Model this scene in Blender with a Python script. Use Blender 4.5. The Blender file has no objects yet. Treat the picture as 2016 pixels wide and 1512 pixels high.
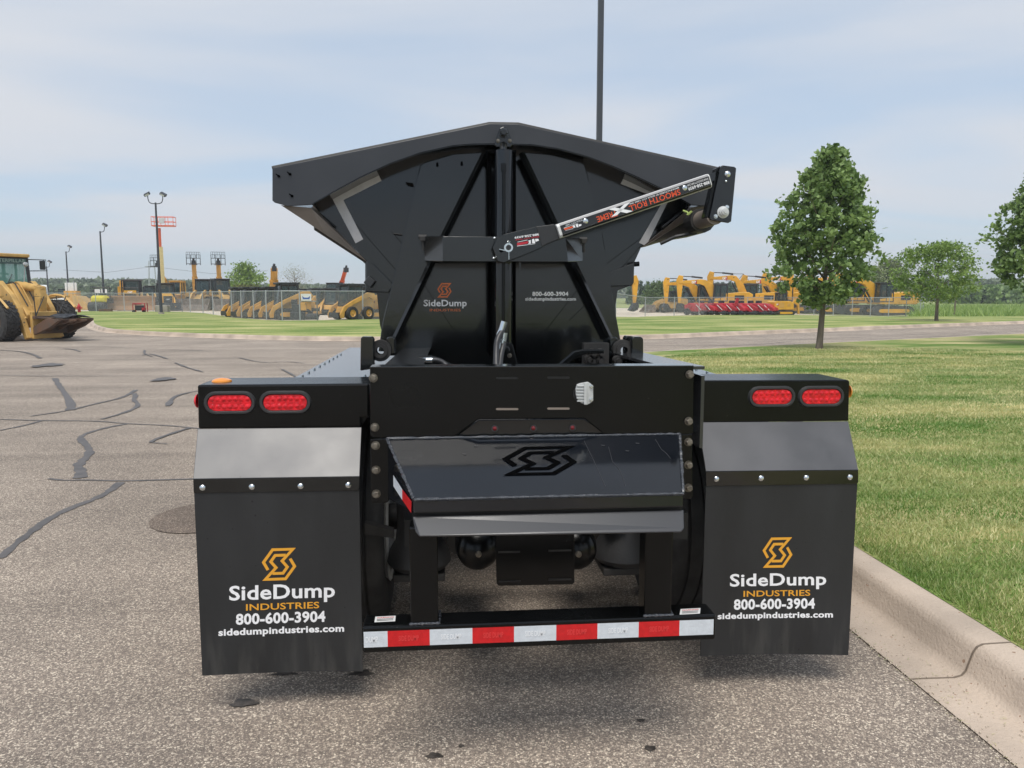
import bpy, bmesh, math, random
import numpy as np
from mathutils import Vector, Matrix
R = math.radians
rnd = random.Random(7)
S = bpy.context.scene
COL = S.collection
# ------------------------------------------------------------------ camera, sky, sun, exposure
F = 1514.0
PITCH, YAW = R(6.63), R(4.83)
CAM = Vector((-.34, -3.03, 1.61))
cd = bpy.data.cameras.new('camera'); cam = bpy.data.objects.new('camera', cd); COL.objects.link(cam)
cam.location = CAM; cam.rotation_euler = (R(90) - PITCH, 0, -YAW)
cd.lens = 36 * F / 2016; cd.sensor_width = 36; cd.clip_start = .05; cd.clip_end = 3000
S.camera = cam
SUN = Vector((-.12, -.42, .90)).normalized()
w = bpy.data.worlds.new('World'); S.world = w; w.use_nodes = True
nt = w.node_tree; N = nt.nodes; L = nt.links
bg = N['Background']; bg.inputs['Strength'].default_value = .13
sky = N.new('ShaderNodeTexSky'); sky.sky_type = 'NISHITA'; sky.sun_disc = False
sky.sun_elevation = math.asin(SUN.z); sky.sun_rotation = math.atan2(SUN.x, SUN.y)
sky.air_density = 1.0; sky.dust_density = .8; sky.ozone_density = 2.0
tc = N.new('ShaderNodeTexCoord')
sep = N.new('ShaderNodeSeparateXYZ'); L.new(tc.outputs['Generated'], sep.inputs[0])
# cloud sheet: project the direction on a flat layer overhead
addz = N.new('ShaderNodeMath'); addz.operation = 'ADD'; addz.inputs[1].default_value = .10; L.new(sep.outputs['Z'], addz.inputs[0])
mxz = N.new('ShaderNodeMath'); mxz.operation = 'MAXIMUM'; mxz.inputs[1].default_value = .03; L.new(addz.outputs[0], mxz.inputs[0])
dv = N.new('ShaderNodeVectorMath'); dv.operation = 'DIVIDE'; L.new(tc.outputs['Generated'], dv.inputs[0])
cz = N.new('ShaderNodeCombineXYZ')
for i in range(3): L.new(mxz.outputs[0], cz.inputs[i])
L.new(cz.outputs[0], dv.inputs[1])
mp = N.new('ShaderNodeMapping'); mp.inputs['Rotation'].default_value = (0, 0, R(38)); mp.inputs['Scale'].default_value = (.20, .42, 1); mp.inputs['Location'].default_value = (3.1, 1.7, 0)
L.new(dv.outputs[0], mp.inputs[0])
n1 = N.new('ShaderNodeTexNoise'); n1.inputs['Scale'].default_value = 1.5; n1.inputs['Detail'].default_value = 5; n1.inputs['Roughness'].default_value = .5; n1.inputs['Distortion'].default_value = .5
L.new(mp.outputs[0], n1.inputs[0])
cr = N.new('ShaderNodeValToRGB'); cr.color_ramp.interpolation = 'EASE'
cr.color_ramp.elements[0].position = .36; cr.color_ramp.elements[0].color = (.0, .0, .0, 1)
cr.color_ramp.elements[1].position = .66; cr.color_ramp.elements[1].color = (.97, .97, .97, 1)
L.new(n1.outputs[0], cr.inputs[0])
mix = N.new('ShaderNodeMix'); mix.data_type = 'RGBA'; L.new(cr.outputs[0], mix.inputs['Factor'])
base = N.new('ShaderNodeMix'); base.data_type = 'RGBA'; base.inputs['Factor'].default_value = .80
L.new(sky.outputs[0], base.inputs['A']); base.inputs['B'].default_value = (2.1, 2.52, 3.05, 1); L.new(base.outputs['Result'], mix.inputs['A'])
mix.inputs['B'].default_value = (3.1, 3.22, 3.45, 1)
L.new(mix.outputs['Result'], bg.inputs['Color'])
sd = bpy.data.lights.new('sun', 'SUN'); sd.energy = 1.5; sd.angle = R(30); sd.color = (1, .955, .89)
so = bpy.data.objects.new('sun', sd); COL.objects.link(so); so.rotation_euler = (-SUN).to_track_quat('-Z', 'Y').to_euler(); so.location = (20, -10, 40)
S.view_settings.view_transform = 'Standard'; S.view_settings.look = 'None'; S.view_settings.exposure = .84; S.view_settings.gamma = 1
S.cycles.max_bounces = 6; S.cycles.transparent_max_bounces = 24

# ------------------------------------------------------------------ helpers: where a point of the place lies
def ray(px, py):
    u = (px - 1008) / F; v = (756 - py) / F
    cf, sf = math.cos(PITCH), math.sin(PITCH); y = cf + v * sf; z = -sf + v * cf
    cy, sy = math.cos(YAW), math.sin(YAW)
    return Vector((u * cy + y * sy, -u * sy + y * cy, z))
def U(px, py, Y):
    r = ray(px, py); return CAM + r * ((Y - CAM.y) / r.y)
def smooth(t):
    t = max(0, min(1, t)); return t * t * (3 - 2 * t)
def gz(x, y):
    return -.5 * smooth((y - 42) / 26) * smooth((x - 6) / 14)
def G(px, py, dz=0):
    r = ray(px, py); z = dz
    for i in range(12):
        p = CAM + r * ((z - CAM.z) / r.z); z = gz(p.x, p.y) + dz
    return p

# ------------------------------------------------------------------ materials
def mat(name, col, rough=.5, metal=0, coat=0, var=0, vscale=5, bump=0, bscale=40, spec=.5, col2=None, emis=None, detail=4, stretch=None, obj_coords=False):
    m = bpy.data.materials.new(name); m.use_nodes = True; t = m.node_tree; n = t.nodes; l = t.links
    b = n['Principled BSDF']; b.inputs['Base Color'].default_value = (*col, 1); b.inputs['Roughness'].default_value = rough
    b.inputs['Metallic'].default_value = metal; b.inputs['Coat Weight'].default_value = coat; b.inputs['Coat Roughness'].default_value = .08
    b.inputs['Specular IOR Level'].default_value = spec
    g = n.new('ShaderNodeNewGeometry'); src = g.outputs['Position']
    if stretch:
        q = n.new('ShaderNodeMapping'); q.inputs['Scale'].default_value = stretch; l.new(src, q.inputs[0]); src = q.outputs[0]
    if var or col2:
        x = n.new('ShaderNodeTexNoise'); x.inputs['Scale'].default_value = vscale; x.inputs['Detail'].default_value = detail; l.new(src, x.inputs[0])
        k = n.new('ShaderNodeMapRange'); k.inputs[1].default_value = .35; k.inputs[2].default_value = .65; l.new(x.outputs[0], k.inputs[0])
        c = n.new('ShaderNodeMix'); c.data_type = 'RGBA'; l.new(k.outputs[0], c.inputs['Factor'])
        a2 = col2 if col2 else tuple(min(1, v * (1 + var)) for v in col); a1 = col if col2 else tuple(v * (1 - var) for v in col)
        c.inputs['A'].default_value = (*a1, 1); c.inputs['B'].default_value = (*a2, 1); l.new(c.outputs['Result'], b.inputs['Base Color'])
        if rough < .6:
            k2 = n.new('ShaderNodeMapRange'); k2.inputs[3].default_value = rough * .8; k2.inputs[4].default_value = min(1, rough * 1.3); l.new(x.outputs[0], k2.inputs[0]); l.new(k2.outputs[0], b.inputs['Roughness'])
    if bump:
        x = n.new('ShaderNodeTexNoise'); x.inputs['Scale'].default_value = bscale; x.inputs['Detail'].default_value = 3; l.new(g.outputs['Position'], x.inputs[0])
        q = n.new('ShaderNodeBump'); q.inputs['Strength'].default_value = bump; q.inputs['Distance'].default_value = .01; l.new(x.outputs[0], q.inputs['Height']); l.new(q.outputs[0], b.inputs['Normal'])
    return m
def speck(m, scale, thr, col, w=.02, mixto='Base Color'):
    """small dirt drops or chips of their own colour over a material"""
    t = m.node_tree; n = t.nodes; l = t.links; b = n['Principled BSDF']
    g = n.new('ShaderNodeNewGeometry'); v = n.new('ShaderNodeTexVoronoi'); v.inputs['Scale'].default_value = scale; v.inputs['Randomness'].default_value = 1; l.new(g.outputs['Position'], v.inputs[0])
    z = n.new('ShaderNodeTexNoise'); z.inputs['Scale'].default_value = scale * .12; l.new(g.outputs['Position'], z.inputs[0])
    a = n.new('ShaderNodeMath'); a.operation = 'MULTIPLY_ADD'; l.new(z.outputs[0], a.inputs[0]); a.inputs[1].default_value = thr * 3; a.inputs[2].default_value = -thr * 1.1
    s = n.new('ShaderNodeMath'); s.operation = 'LESS_THAN'; l.new(v.outputs['Distance'], s.inputs[0]); l.new(a.outputs[0], s.inputs[1])
    c = n.new('ShaderNodeMix'); c.data_type = 'RGBA'; l.new(s.outputs[0], c.inputs['Factor']); c.inputs['B'].default_value = (*col, 1)
    k = b.inputs['Base Color'].links
    if k: l.new(k[0].from_socket, c.inputs['A'])
    else: c.inputs['A'].default_value = b.inputs['Base Color'].default_value
    l.new(c.outputs['Result'], b.inputs['Base Color']); return m
M = {}
M['black'] = speck(mat('black_paint', (.0022, .0024, .0026), .24, spec=.32, coat=0, var=.3, vscale=3, bump=.05, bscale=9), 42, .09, (.05, .045, .04))
M['satin'] = speck(mat('satin_black_paint', (.0075, .0085, .0088), .13, coat=.3, var=.5, vscale=1.6, bump=.06, bscale=14), 38, .085, (.004, .004, .004))
M['rimpaint'] = speck(mat('rim_black_paint', (.034, .036, .042), .38, coat=.1, var=.15, vscale=3, bump=.06, bscale=14), 38, .07, (.004, .004, .004))
M['gloss'] = speck(mat('gloss_black_paint', (.006, .0075, .0105), .10, spec=.6, coat=0, var=.2, vscale=3, bump=.05, bscale=7), 50, .07, (.06, .06, .06))
M['apron'] = speck(mat('textured_black_paint', (.050, .050, .055), .42, coat=0, var=.2, vscale=6, bump=.035, bscale=240, spec=1.0), 25, .07, (.004, .004, .004))
M['deck'] = mat('deck_paint', (.03, .031, .033), .22, coat=.5, bump=.02, bscale=12)
M['rubber'] = speck(mat('black_rubber_sheet', (.021, .0215, .022), .55, var=.22, vscale=7, bump=.08, bscale=30, stretch=(1, 1, .25)), 26, .10, (.003, .003, .003))
_t = M['rubber'].node_tree; _n = _t.nodes; _l = _t.links; _g = _n.new('ShaderNodeNewGeometry'); _x = _n.new('ShaderNodeSeparateXYZ'); _l.new(_g.outputs['Position'], _x.inputs[0])
_z = _n.new('ShaderNodeMapRange'); _z.inputs[1].default_value = .42; _z.inputs[2].default_value = .12; _l.new(_x.outputs['Z'], _z.inputs[0])
_m = _n.new('ShaderNodeMapping'); _m.inputs['Scale'].default_value = (22, 22, 3.2); _l.new(_g.outputs['Position'], _m.inputs[0]); _s = _n.new('ShaderNodeTexNoise'); _s.inputs['Scale'].default_value = 1; _s.inputs['Detail'].default_value = 6; _l.new(_m.outputs[0], _s.inputs[0])
_r = _n.new('ShaderNodeMapRange'); _r.inputs[1].default_value = .48; _r.inputs[2].default_value = .8; _l.new(_s.outputs[0], _r.inputs[0]); _k = _n.new('ShaderNodeMath'); _k.operation = 'MULTIPLY_ADD'; _l.new(_z.outputs[0], _k.inputs[0]); _l.new(_r.outputs[0], _k.inputs[1]); _k.inputs[2].default_value = 0
_c = _n.new('ShaderNodeMix'); _c.data_type = 'RGBA'; _b = _n['Principled BSDF']; _l.new(_b.inputs['Base Color'].links[0].from_socket, _c.inputs['A']); _c.inputs['B'].default_value = (.075, .072, .066, 1); _l.new(_k.outputs[0], _c.inputs['Factor']); _l.new(_c.outputs['Result'], _b.inputs['Base Color'])
M['tyre'] = mat('tyre_rubber', (.032, .031, .030), .75, var=.35, vscale=9, bump=.2, bscale=60)
M['dirty'] = mat('dusty_black_steel', (.03, .028, .026), .6, var=.4, vscale=8)
M['dark'] = mat('dark_recess_steel', (.006, .006, .006), .5)
M['gusset'] = speck(mat('tan_reflection_paint', (.15, .125, .105), .5, var=.15, vscale=5), 30, .10, (.02, .02, .02))  # asphalt's tan reflection put into the base colour, with dark dirt specks
M['bolt'] = mat('worn_zinc_bolt', (.19, .17, .14), .42, metal=.75, var=.3, vscale=60)
M['chrome'] = mat('bright_zinc', (.68, .72, .74), .22, metal=.95)
M['alu'] = mat('cast_aluminium', (.62, .63, .62), .45, metal=.25, var=.08, vscale=30)
M['hose'] = mat('hydraulic_hose', (.03, .03, .032), .38, bump=.1, bscale=120)
M['red_lens'] = mat('red_lens', (.72, .006, .016), .25, coat=.2, var=.25, vscale=55, bump=.3, bscale=70)
M['dim_red'] = mat('small_red_lens', (.16, .008, .012), .25, coat=.4)
M['amber'] = mat('amber_lens', (.85, .30, .03), .2, coat=.4)
M['bezel'] = mat('rubber_grommet', (.035, .035, .036), .5, bump=.1, bscale=90)
M['tape_white'] = mat('white_reflective_tape', (.66, .70, .74), .35, var=.05, vscale=60, coat=.3, bump=.15, bscale=180)
M['tape_red'] = mat('red_reflective_tape', (.62, .008, .012), .35, var=.08, vscale=60, coat=.3)
M['tape_silver'] = mat('silver_reflective_tape', (.60, .575, .56), .45, var=.06, vscale=20, coat=.2)
M['white'] = mat('white_print', (.94, .94, .95), .5)
M['amberprint'] = mat('amber_print', (.85, .40, .035), .5)
M['orangeprint'] = mat('orange_print', (.72, .18, .055), .5)
M['redorange'] = mat('red_orange_print', (.80, .10, .03), .5)
M['redprint'] = mat('red_print', (.55, .02, .04), .5)
M['faint'] = mat('faint_print', (.86, .88, .9), .3)
M['faint_red'] = mat('faint_red_print', (.75, .05, .05), .4)
M['mark_dark'] = mat('matte_black_emboss', (.0012, .0012, .0014), .9, spec=.03)
M['label_black'] = mat('label_black', (.012, .012, .013), .3, coat=.3)
M['label_grey'] = mat('label_grey', (.22, .22, .23), .35)
M['primer'] = mat('pinkish_primer', (.30, .2, .18), .6)
M['weld'] = mat('weld_bead', (.05, .055, .065), .2, coat=.6, bump=1.0, bscale=110)
M['yellow'] = mat('machine_yellow', (.63, .34, .07), .38, var=.14, vscale=1.3)
M['yellow_old'] = mat('weathered_machine_yellow', (.56, .35, .11), .5, var=.16, vscale=2.5)
M['mayellow'] = mat('excavator_yellow', (.70, .36, .03), .35, var=.1, vscale=1.5)
for _k in ('yellow', 'yellow_old', 'mayellow'): speck(M[_k], 5, .16, (.16, .11, .06)); speck(M[_k], 1.7, .12, (.10, .08, .05))
M['cream'] = mat('cream_paint', (.72, .6, .28), .45, var=.08)
M['orange'] = mat('orange_paint', (.72, .13, .05), .4)
M['red'] = mat('red_paint', (.42, .016, .025), .35, var=.25, vscale=2)
M['rust'] = mat('rusty_brown_steel', (.16, .085, .05), .7, var=.45, vscale=3, col2=(.10, .075, .06))
M['bladedirt'] = mat('earth_worn_blade', (.42, .23, .11), .7, col2=(.30, .20, .12), vscale=1.2)
M['greysteel'] = mat('worn_grey_steel', (.22, .18, .15), .55, var=.3, vscale=3)
M['mblack'] = mat('machine_black', (.025, .026, .028), .45, var=.3)
M['track'] = mat('track_rubber', (.035, .034, .034), .7, var=.4, vscale=4)
M['polemetal'] = mat('dark_lamp_post', (.045, .05, .06), .5)
M['galv'] = mat('galvanised_steel', (.42, .44, .45), .5, metal=.3, var=.1)
M['whitepaint'] = mat('white_paint', (.72, .72, .70), .4, var=.06)
M['blue'] = mat('blue_paint', (.06, .12, .4), .4)
M['lime'] = mat('bright_yellow_paint', (.80, .68, .02), .4)
M['lamp_panel'] = mat('lamp_panel', (.55, .56, .55), .3)
M['concrete'] = mat('kerb_concrete', (.48, .39, .31), .85, var=.22, vscale=1.6, bump=.5, bscale=70)
speck(M['concrete'], 9, .16, (.33, .22, .15)); speck(M['concrete'], 32, .17, (.30, .17, .11)); speck(M['concrete'], 60, .13, (.20, .16, .12))
M['block'] = mat('concrete_block', (.34, .31, .27), .85, var=.2, vscale=2)
M['bark'] = mat('tree_bark', (.17, .135, .105), .9, var=.3, vscale=8, bump=.9, bscale=35, stretch=(1, 1, .2))
M['wire'] = mat('wire', (.03, .03, .03), .6)
def glass(name, col, alpha):
    m = mat(name, col, .08, coat=.3); b = m.node_tree.nodes['Principled BSDF']; b.inputs['Alpha'].default_value = alpha; return m
M['glass'] = glass('cab_glass', (.035, .06, .06), .72)
M['greenglass'] = glass('green_tinted_glass', (.16, .38, .32), .60)
def leafmat(name, a, b, sc=3, trans=.25):
    m = bpy.data.materials.new(name); m.use_nodes = True; t = m.node_tree; n = t.nodes; l = t.links; p = n['Principled BSDF']
    g = n.new('ShaderNodeNewGeometry'); o = n.new('ShaderNodeMix'); o.data_type = 'RGBA'
    x = n.new('ShaderNodeTexNoise'); x.inputs['Scale'].default_value = sc; l.new(g.outputs['Position'], x.inputs[0])
    ad = n.new('ShaderNodeMath'); ad.operation = 'MULTIPLY_ADD'; l.new(g.outputs['Random Per Island'], ad.inputs[0]); ad.inputs[1].default_value = .75; 
    sb = n.new('ShaderNodeMath'); sb.operation = 'MULTIPLY_ADD'; l.new(x.outputs[0], sb.inputs[0]); sb.inputs[1].default_value = 1.6; sb.inputs[2].default_value = -.68
    l.new(sb.outputs[0], ad.inputs[2]); ad.use_clamp = True
    l.new(ad.outputs[0], o.inputs['Factor']); o.inputs['A'].default_value = (*a, 1); o.inputs['B'].default_value = (*b, 1)
    l.new(o.outputs['Result'], p.inputs['Base Color']); p.inputs['Roughness'].default_value = .45
    tr = n.new('ShaderNodeBsdfTranslucent'); l.new(o.outputs['Result'], tr.inputs[0])
    ms = n.new('ShaderNodeMixShader'); ms.inputs[0].default_value = trans; l.new(p.outputs[0], ms.inputs[1]); l.new(tr.outputs[0], ms.inputs[2]); l.new(ms.outputs[0], n['Material Output'].inputs[0])
    return m
M['leaf'] = leafmat('linden_leaves', (.095, .17, .045), (.34, .47, .16), 2.2, .3)
M['leaf_light'] = leafmat('fresh_leaves', (.10, .19, .03), (.30, .42, .09))
M['leaf_pale'] = leafmat('pale_leaves', (.13, .17, .07), (.30, .34, .16), 1.2)
M['leaf_twig'] = leafmat('sparse_twigs', (.25, .24, .16), (.36, .36, .24), 1.2)
M['leaf_mid'] = leafmat('mid_leaves', (.06, .11, .03), (.17, .24, .08), 1)
M['conifer'] = leafmat('conifer_needles', (.05, .085, .055), (.17, .23, .13), .4)
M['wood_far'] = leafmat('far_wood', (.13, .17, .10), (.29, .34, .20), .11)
M['blade'] = leafmat('grass_blades', (.15, .285, .055), (.88, .76, .40), .55, .3)
q_ = M['blade'].node_tree; mq = q_.nodes.new('ShaderNodeMapping'); mq.inputs['Scale'].default_value = (.55, 1.5, 1); mq.inputs['Rotation'].default_value = (0, 0, R(-14)); gq = [x for x in q_.nodes if x.type == 'NEW_GEOMETRY'][0]; tq = [x for x in q_.nodes if x.type == 'TEX_NOISE'][0]
q_.links.new(gq.outputs['Position'], mq.inputs[0]); q_.links.new(mq.outputs[0], tq.inputs[0]); tq.inputs['Detail'].default_value = 5
aq = [x for x in q_.nodes if x.type == 'MATH']; aq[0].inputs[1].default_value = .35; aq[1].inputs[1].default_value = 2.9; aq[1].inputs[2].default_value = -1.2; tq.inputs['Roughness'].default_value = .65
M['blade_green'] = leafmat('green_grass_blades', (.12, .22, .04), (.38, .50, .14), .9, .3)

def ramp_node(n, stops):
    r = n.new('ShaderNodeValToRGB'); e = r.color_ramp.elements
    while len(e) < len(stops): e.new(.5)
    for i, (p, c) in enumerate(stops): e[i].position = p; e[i].color = (*c, 1)
    return r
def asphalt():
    m = bpy.data.materials.new('aggregate_asphalt'); m.use_nodes = True; t = m.node_tree; n = t.nodes; l = t.links; p = n['Principled BSDF']
    g = n.new('ShaderNodeNewGeometry')
    v = n.new('ShaderNodeTexVoronoi'); v.inputs['Scale'].default_value = 155; l.new(g.outputs['Position'], v.inputs[0])
    h = n.new('ShaderNodeSeparateColor'); l.new(v.outputs['Color'], h.inputs[0])
    r = ramp_node(n, [(0, (.20, .163, .134)), (.40, (.30, .245, .20)), (.62, (.385, .312, .25)), (.84, (.55, .455, .36)), (.98, (.80, .69, .55))]); l.new(h.outputs[0], r.inputs[0])
    v2 = n.new('ShaderNodeTexVoronoi'); v2.feature = 'DISTANCE_TO_EDGE'; v2.inputs['Scale'].default_value = 155; l.new(g.outputs['Position'], v2.inputs[0])
    e = n.new('ShaderNodeMapRange'); e.inputs[1].default_value = 0; e.inputs[2].default_value = .12; e.inputs[3].default_value = .42; e.inputs[4].default_value = 1; l.new(v2.outputs[0], e.inputs[0])
    mu = n.new('ShaderNodeMix'); mu.data_type = 'RGBA'; mu.blend_type = 'MULTIPLY'; mu.inputs['Factor'].default_value = 1; l.new(r.outputs[0], mu.inputs['A']); l.new(e.outputs[0], mu.inputs['B'])
    # far away the stones melt into one tone
    cdn = n.new('ShaderNodeTexNoise'); cdn.inputs['Scale'].default_value = .55; cdn.inputs['Detail'].default_value = 5; l.new(g.outputs['Position'], cdn.inputs[0])
    st = n.new('ShaderNodeMapping'); st.inputs['Scale'].default_value = (.25, 2.2, 1); st.inputs['Rotation'].default_value = (0, 0, R(12)); l.new(g.outputs['Position'], st.inputs[0])
    ns = n.new('ShaderNodeTexNoise'); ns.inputs['Scale'].default_value = .8; ns.inputs['Detail'].default_value = 4; l.new(st.outputs[0], ns.inputs[0])
    av = n.new('ShaderNodeMath'); av.operation = 'ADD'; l.new(cdn.outputs[0], av.inputs[0]); l.new(ns.outputs[0], av.inputs[1])
    k = n.new('ShaderNodeMapRange'); k.inputs[1].default_value = .75; k.inputs[2].default_value = 1.25; k.inputs[3].default_value = .78; k.inputs[4].default_value = 1.2; l.new(av.outputs[0], k.inputs[0])
    m2 = n.new('ShaderNodeMix'); m2.data_type = 'RGBA'; m2.blend_type = 'MULTIPLY'; m2.inputs['Factor'].default_value = 1; l.new(mu.outputs['Result'], m2.inputs['A']); l.new(k.outputs[0], m2.inputs['B'])
    l.new(m2.outputs['Result'], p.inputs['Base Color']); p.inputs['Roughness'].default_value = .85
    b = n.new('ShaderNodeBump'); b.inputs['Strength'].default_value = .55; b.inputs['Distance'].default_value = .004; l.new(e.outputs[0], b.inputs['Height']); l.new(b.outputs[0], p.inputs['Normal'])
    return m
M['asphalt'] = asphalt()
M['driveway'] = mat('smooth_asphalt', (.28, .235, .21), .85, var=.14, vscale=.7, bump=.3, bscale=60)
M['tar'] = mat('crack_seal_tar', (.11, .10, .095), .55, var=.25, vscale=9, bump=.3, bscale=50)
M['stain'] = mat('oil_stain', (.06, .05, .042), .6, var=.5, vscale=20, bump=.4, bscale=120)
M['gravel'] = mat('pale_gravel', (.66, .57, .45), .9, var=.14, vscale=.5, bump=.3, bscale=20)
def lawn(name, stops, sx, sy, rot, fine=60):
    m = bpy.data.materials.new(name); m.use_nodes = True; t = m.node_tree; n = t.nodes; l = t.links; p = n['Principled BSDF']
    g = n.new('ShaderNodeNewGeometry'); q = n.new('ShaderNodeMapping'); q.inputs['Rotation'].default_value = (0, 0, rot); q.inputs['Scale'].default_value = (sx, sy, 1); l.new(g.outputs['Position'], q.inputs[0])
    a = n.new('ShaderNodeTexNoise'); a.inputs['Scale'].default_value = 1; a.inputs['Detail'].default_value = 6; a.inputs['Roughness'].default_value = .62; l.new(q.outputs[0], a.inputs[0])
    f = n.new('ShaderNodeTexNoise'); f.inputs['Scale'].default_value = fine; f.inputs['Detail'].default_value = 2; l.new(g.outputs['Position'], f.inputs[0])
    ad = n.new('ShaderNodeMath'); ad.operation = 'MULTIPLY_ADD'; l.new(f.outputs[0], ad.inputs[0]); ad.inputs[1].default_value = .35; l.new(a.outputs[0], ad.inputs[2])
    r = ramp_node(n, stops); l.new(ad.outputs[0], r.inputs[0]); l.new(r.outputs[0], p.inputs['Base Color']); p.inputs['Roughness'].default_value = .9
    p.inputs['Specular IOR Level'].default_value = .1
    b = n.new('ShaderNodeBump'); b.inputs['Strength'].default_value = .8; b.inputs['Distance'].default_value = .02; l.new(f.outputs[0], b.inputs['Height']); l.new(b.outputs[0], p.inputs['Normal'])
    return m
M['lawn_island'] = lawn('mown_lawn', [(.48, (.10, .17, .04)), (.62, (.19, .26, .07)), (.74, (.36, .37, .14)), (.86, (.55, .50, .25))], .20, .62, R(-24), 14)
M['lawn_near'] = lawn('near_lawn', [(.48, (.07, .15, .03)), (.62, (.16, .25, .06)), (.72, (.38, .36, .16)), (.84, (.60, .52, .28))], .22, .55, R(-10), 60)
M['field'] = lawn('meadow', [(.45, (.14, .22, .06)), (.65, (.28, .34, .12)), (.8, (.42, .42, .2))], .05, .2, 0, 3)

# ------------------------------------------------------------------ mesh builder
def wloc(o):
    v = Vector((0, 0, 0))
    while o is not None: v += o.location; o = o.parent
    return v
class MB:
    def __init__(s): s.v = []; s.f = []
    def add(s, vs, fs):
        k = len(s.v); s.v += [Vector(v) for v in vs]; s.f += [[i + k for i in f] for f in fs]; return s
    def box(s, c, d, rot=None):
        vs = [Vector((x * d[0] / 2, y * d[1] / 2, z * d[2] / 2)) for z in (-1, 1) for y in (-1, 1) for x in (-1, 1)]
        if rot is not None: vs = [rot @ v for v in vs]
        return s.add([v + Vector(c) for v in vs], [(0, 2, 3, 1), (4, 5, 7, 6), (0, 1, 5, 4), (2, 6, 7, 3), (0, 4, 6, 2), (1, 3, 7, 5)])
    def prism(s, pts, ext):
        pts = [Vector(p) for p in pts]; ext = Vector(ext); n = len(pts)
        nn = sum(((pts[i] - pts[0]).cross(pts[(i + 1) % n] - pts[0]) for i in range(1, n)), Vector())
        if nn.dot(ext) > 0: pts = pts[::-1]
        return s.add(pts + [p + ext for p in pts], [list(range(n)), list(range(2 * n - 1, n - 1, -1))] + [[i, i + n, (i + 1) % n + n, (i + 1) % n] for i in range(n)])
    def pl(s, pxs, Y, th):
        return s.prism([U(x, y, Y) for x, y in pxs], (0, th, 0))
    def xz(s, pts, y0, y1):
        return s.prism([(x, y0, z) for x, z in pts], (0, y1 - y0, 0))
    def tube(s, a, b, r, r2=None, seg=12, cap=True):
        return s.path([a, b], r, seg, [r, r if r2 is None else r2], cap)
    def path(s, pts, r, seg=8, radii=None, cap=True):
        pts = [Vector(p) for p in pts]; n = len(pts); up = None; k = len(s.v); vs = []; fs = []
        for i, p in enumerate(pts):
            d = (pts[min(i + 1, n - 1)] - pts[max(i - 1, 0)]).normalized()
            if up is None: up = Vector((0, 0, 1)) if abs(d.z) < .9 else Vector((0, 1, 0))
            x = d.cross(up).normalized(); up2 = x.cross(d).normalized(); up = up2
            rr = radii[i] if radii else r
            vs += [p + (x * math.cos(6.28318 * j / seg) + up2 * math.sin(6.28318 * j / seg)) * rr for j in range(seg)]
        for i in range(n - 1):
            for j in range(seg): fs.append((i * seg + j, i * seg + (j + 1) % seg, (i + 1) * seg + (j + 1) % seg, (i + 1) * seg + j))
        if cap: fs += [list(range(seg))[::-1], list(range((n - 1) * seg, n * seg))]
        return s.add(vs, fs)
    def lathe(s, c, ax, prof, seg=32):
        """prof: (distance along axis, radius)"""
        c = Vector(c); ax = Vector(ax).normalized(); u = ax.orthogonal().normalized(); v = ax.cross(u); vs = []; fs = []; m = len(prof)
        for j in range(seg):
            a = 6.28318530718 * j / seg
            vs += [c + ax * h + (u * math.cos(a) + v * math.sin(a)) * r for h, r in prof]
        for j in range(seg):
            for i in range(m - 1): q = ((j + 1) % seg) * m; fs.append((j * m + i, j * m + i + 1, q + i + 1, q + i))
        return s.add(vs, fs)
    def disc(s, c, ax, r, th, seg=20):
        return s.lathe(c, ax, [(0, .0005), (0, r), (th, r), (th, .0005)], seg)
    def build(s, name, m, parent=None, smooth=False, bevel=0, kind=None, label=None):
        me = bpy.data.meshes.new(name); o0 = wloc(parent)
        me.from_pydata([v - o0 for v in s.v], [], s.f); me.update()
        me.materials.append(M[m] if isinstance(m, str) else m)
        o = bpy.data.objects.new(name, me); COL.objects.link(o); o.parent = parent
        if smooth:
            for p in me.polygons: p.use_smooth = True
            me.set_sharp_from_angle(angle=R(38))
        if bevel:
            b = o.modifiers.new('bevel', 'BEVEL'); b.width = bevel; b.segments = 2; b.limit_method = 'ANGLE'; b.angle_limit = R(35)
            me.set_sharp_from_angle(angle=R(50)) if smooth else None
        if kind: o['kind'] = kind
        if label: o['label'] = label
        return o
def thing(name, label, cat, loc=(0, 0, 0), group=None):
    o = bpy.data.objects.new(name, None); o.empty_display_size = .3; COL.objects.link(o); o.location = loc
    o['label'] = label; o['category'] = cat
    if group: o['group'] = group
    return o
def tag(o, label, cat, group=None):
    o['label'] = label; o['category'] = cat
    if group: o['group'] = group
    return o
def dup(root, loc, rz=None, label=None, scale=None):
    def cp(o, par):
        c = o.copy(); COL.objects.link(c); c.parent = par
        for ch in list(o.children): cp(ch, c)
        return c
    r = cp(root, None); r.location = loc
    if rz is not None: r.rotation_euler = (0, 0, rz)
    if scale: r.scale = (scale,) * 3
    if label: r['label'] = label
    return r
def npmesh(name, V, Fc, m, parent=None):
    """big triangle or quad clouds from numpy arrays"""
    me = bpy.data.meshes.new(name); k = Fc.shape[1]
    me.vertices.add(len(V)); me.vertices.foreach_set('co', (V - np.array(wloc(parent))).astype(np.float32).ravel())
    me.loops.add(Fc.size); me.loops.foreach_set('vertex_index', Fc.astype(np.int32).ravel())
    me.polygons.add(len(Fc)); me.polygons.foreach_set('loop_start', np.arange(0, Fc.size, k, dtype=np.int32)); me.polygons.foreach_set('loop_total', np.full(len(Fc), k, dtype=np.int32))
    me.update(); me.validate(); me.materials.append(M[m]); o = bpy.data.objects.new(name, me); COL.objects.link(o); o.parent = parent; return o

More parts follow.
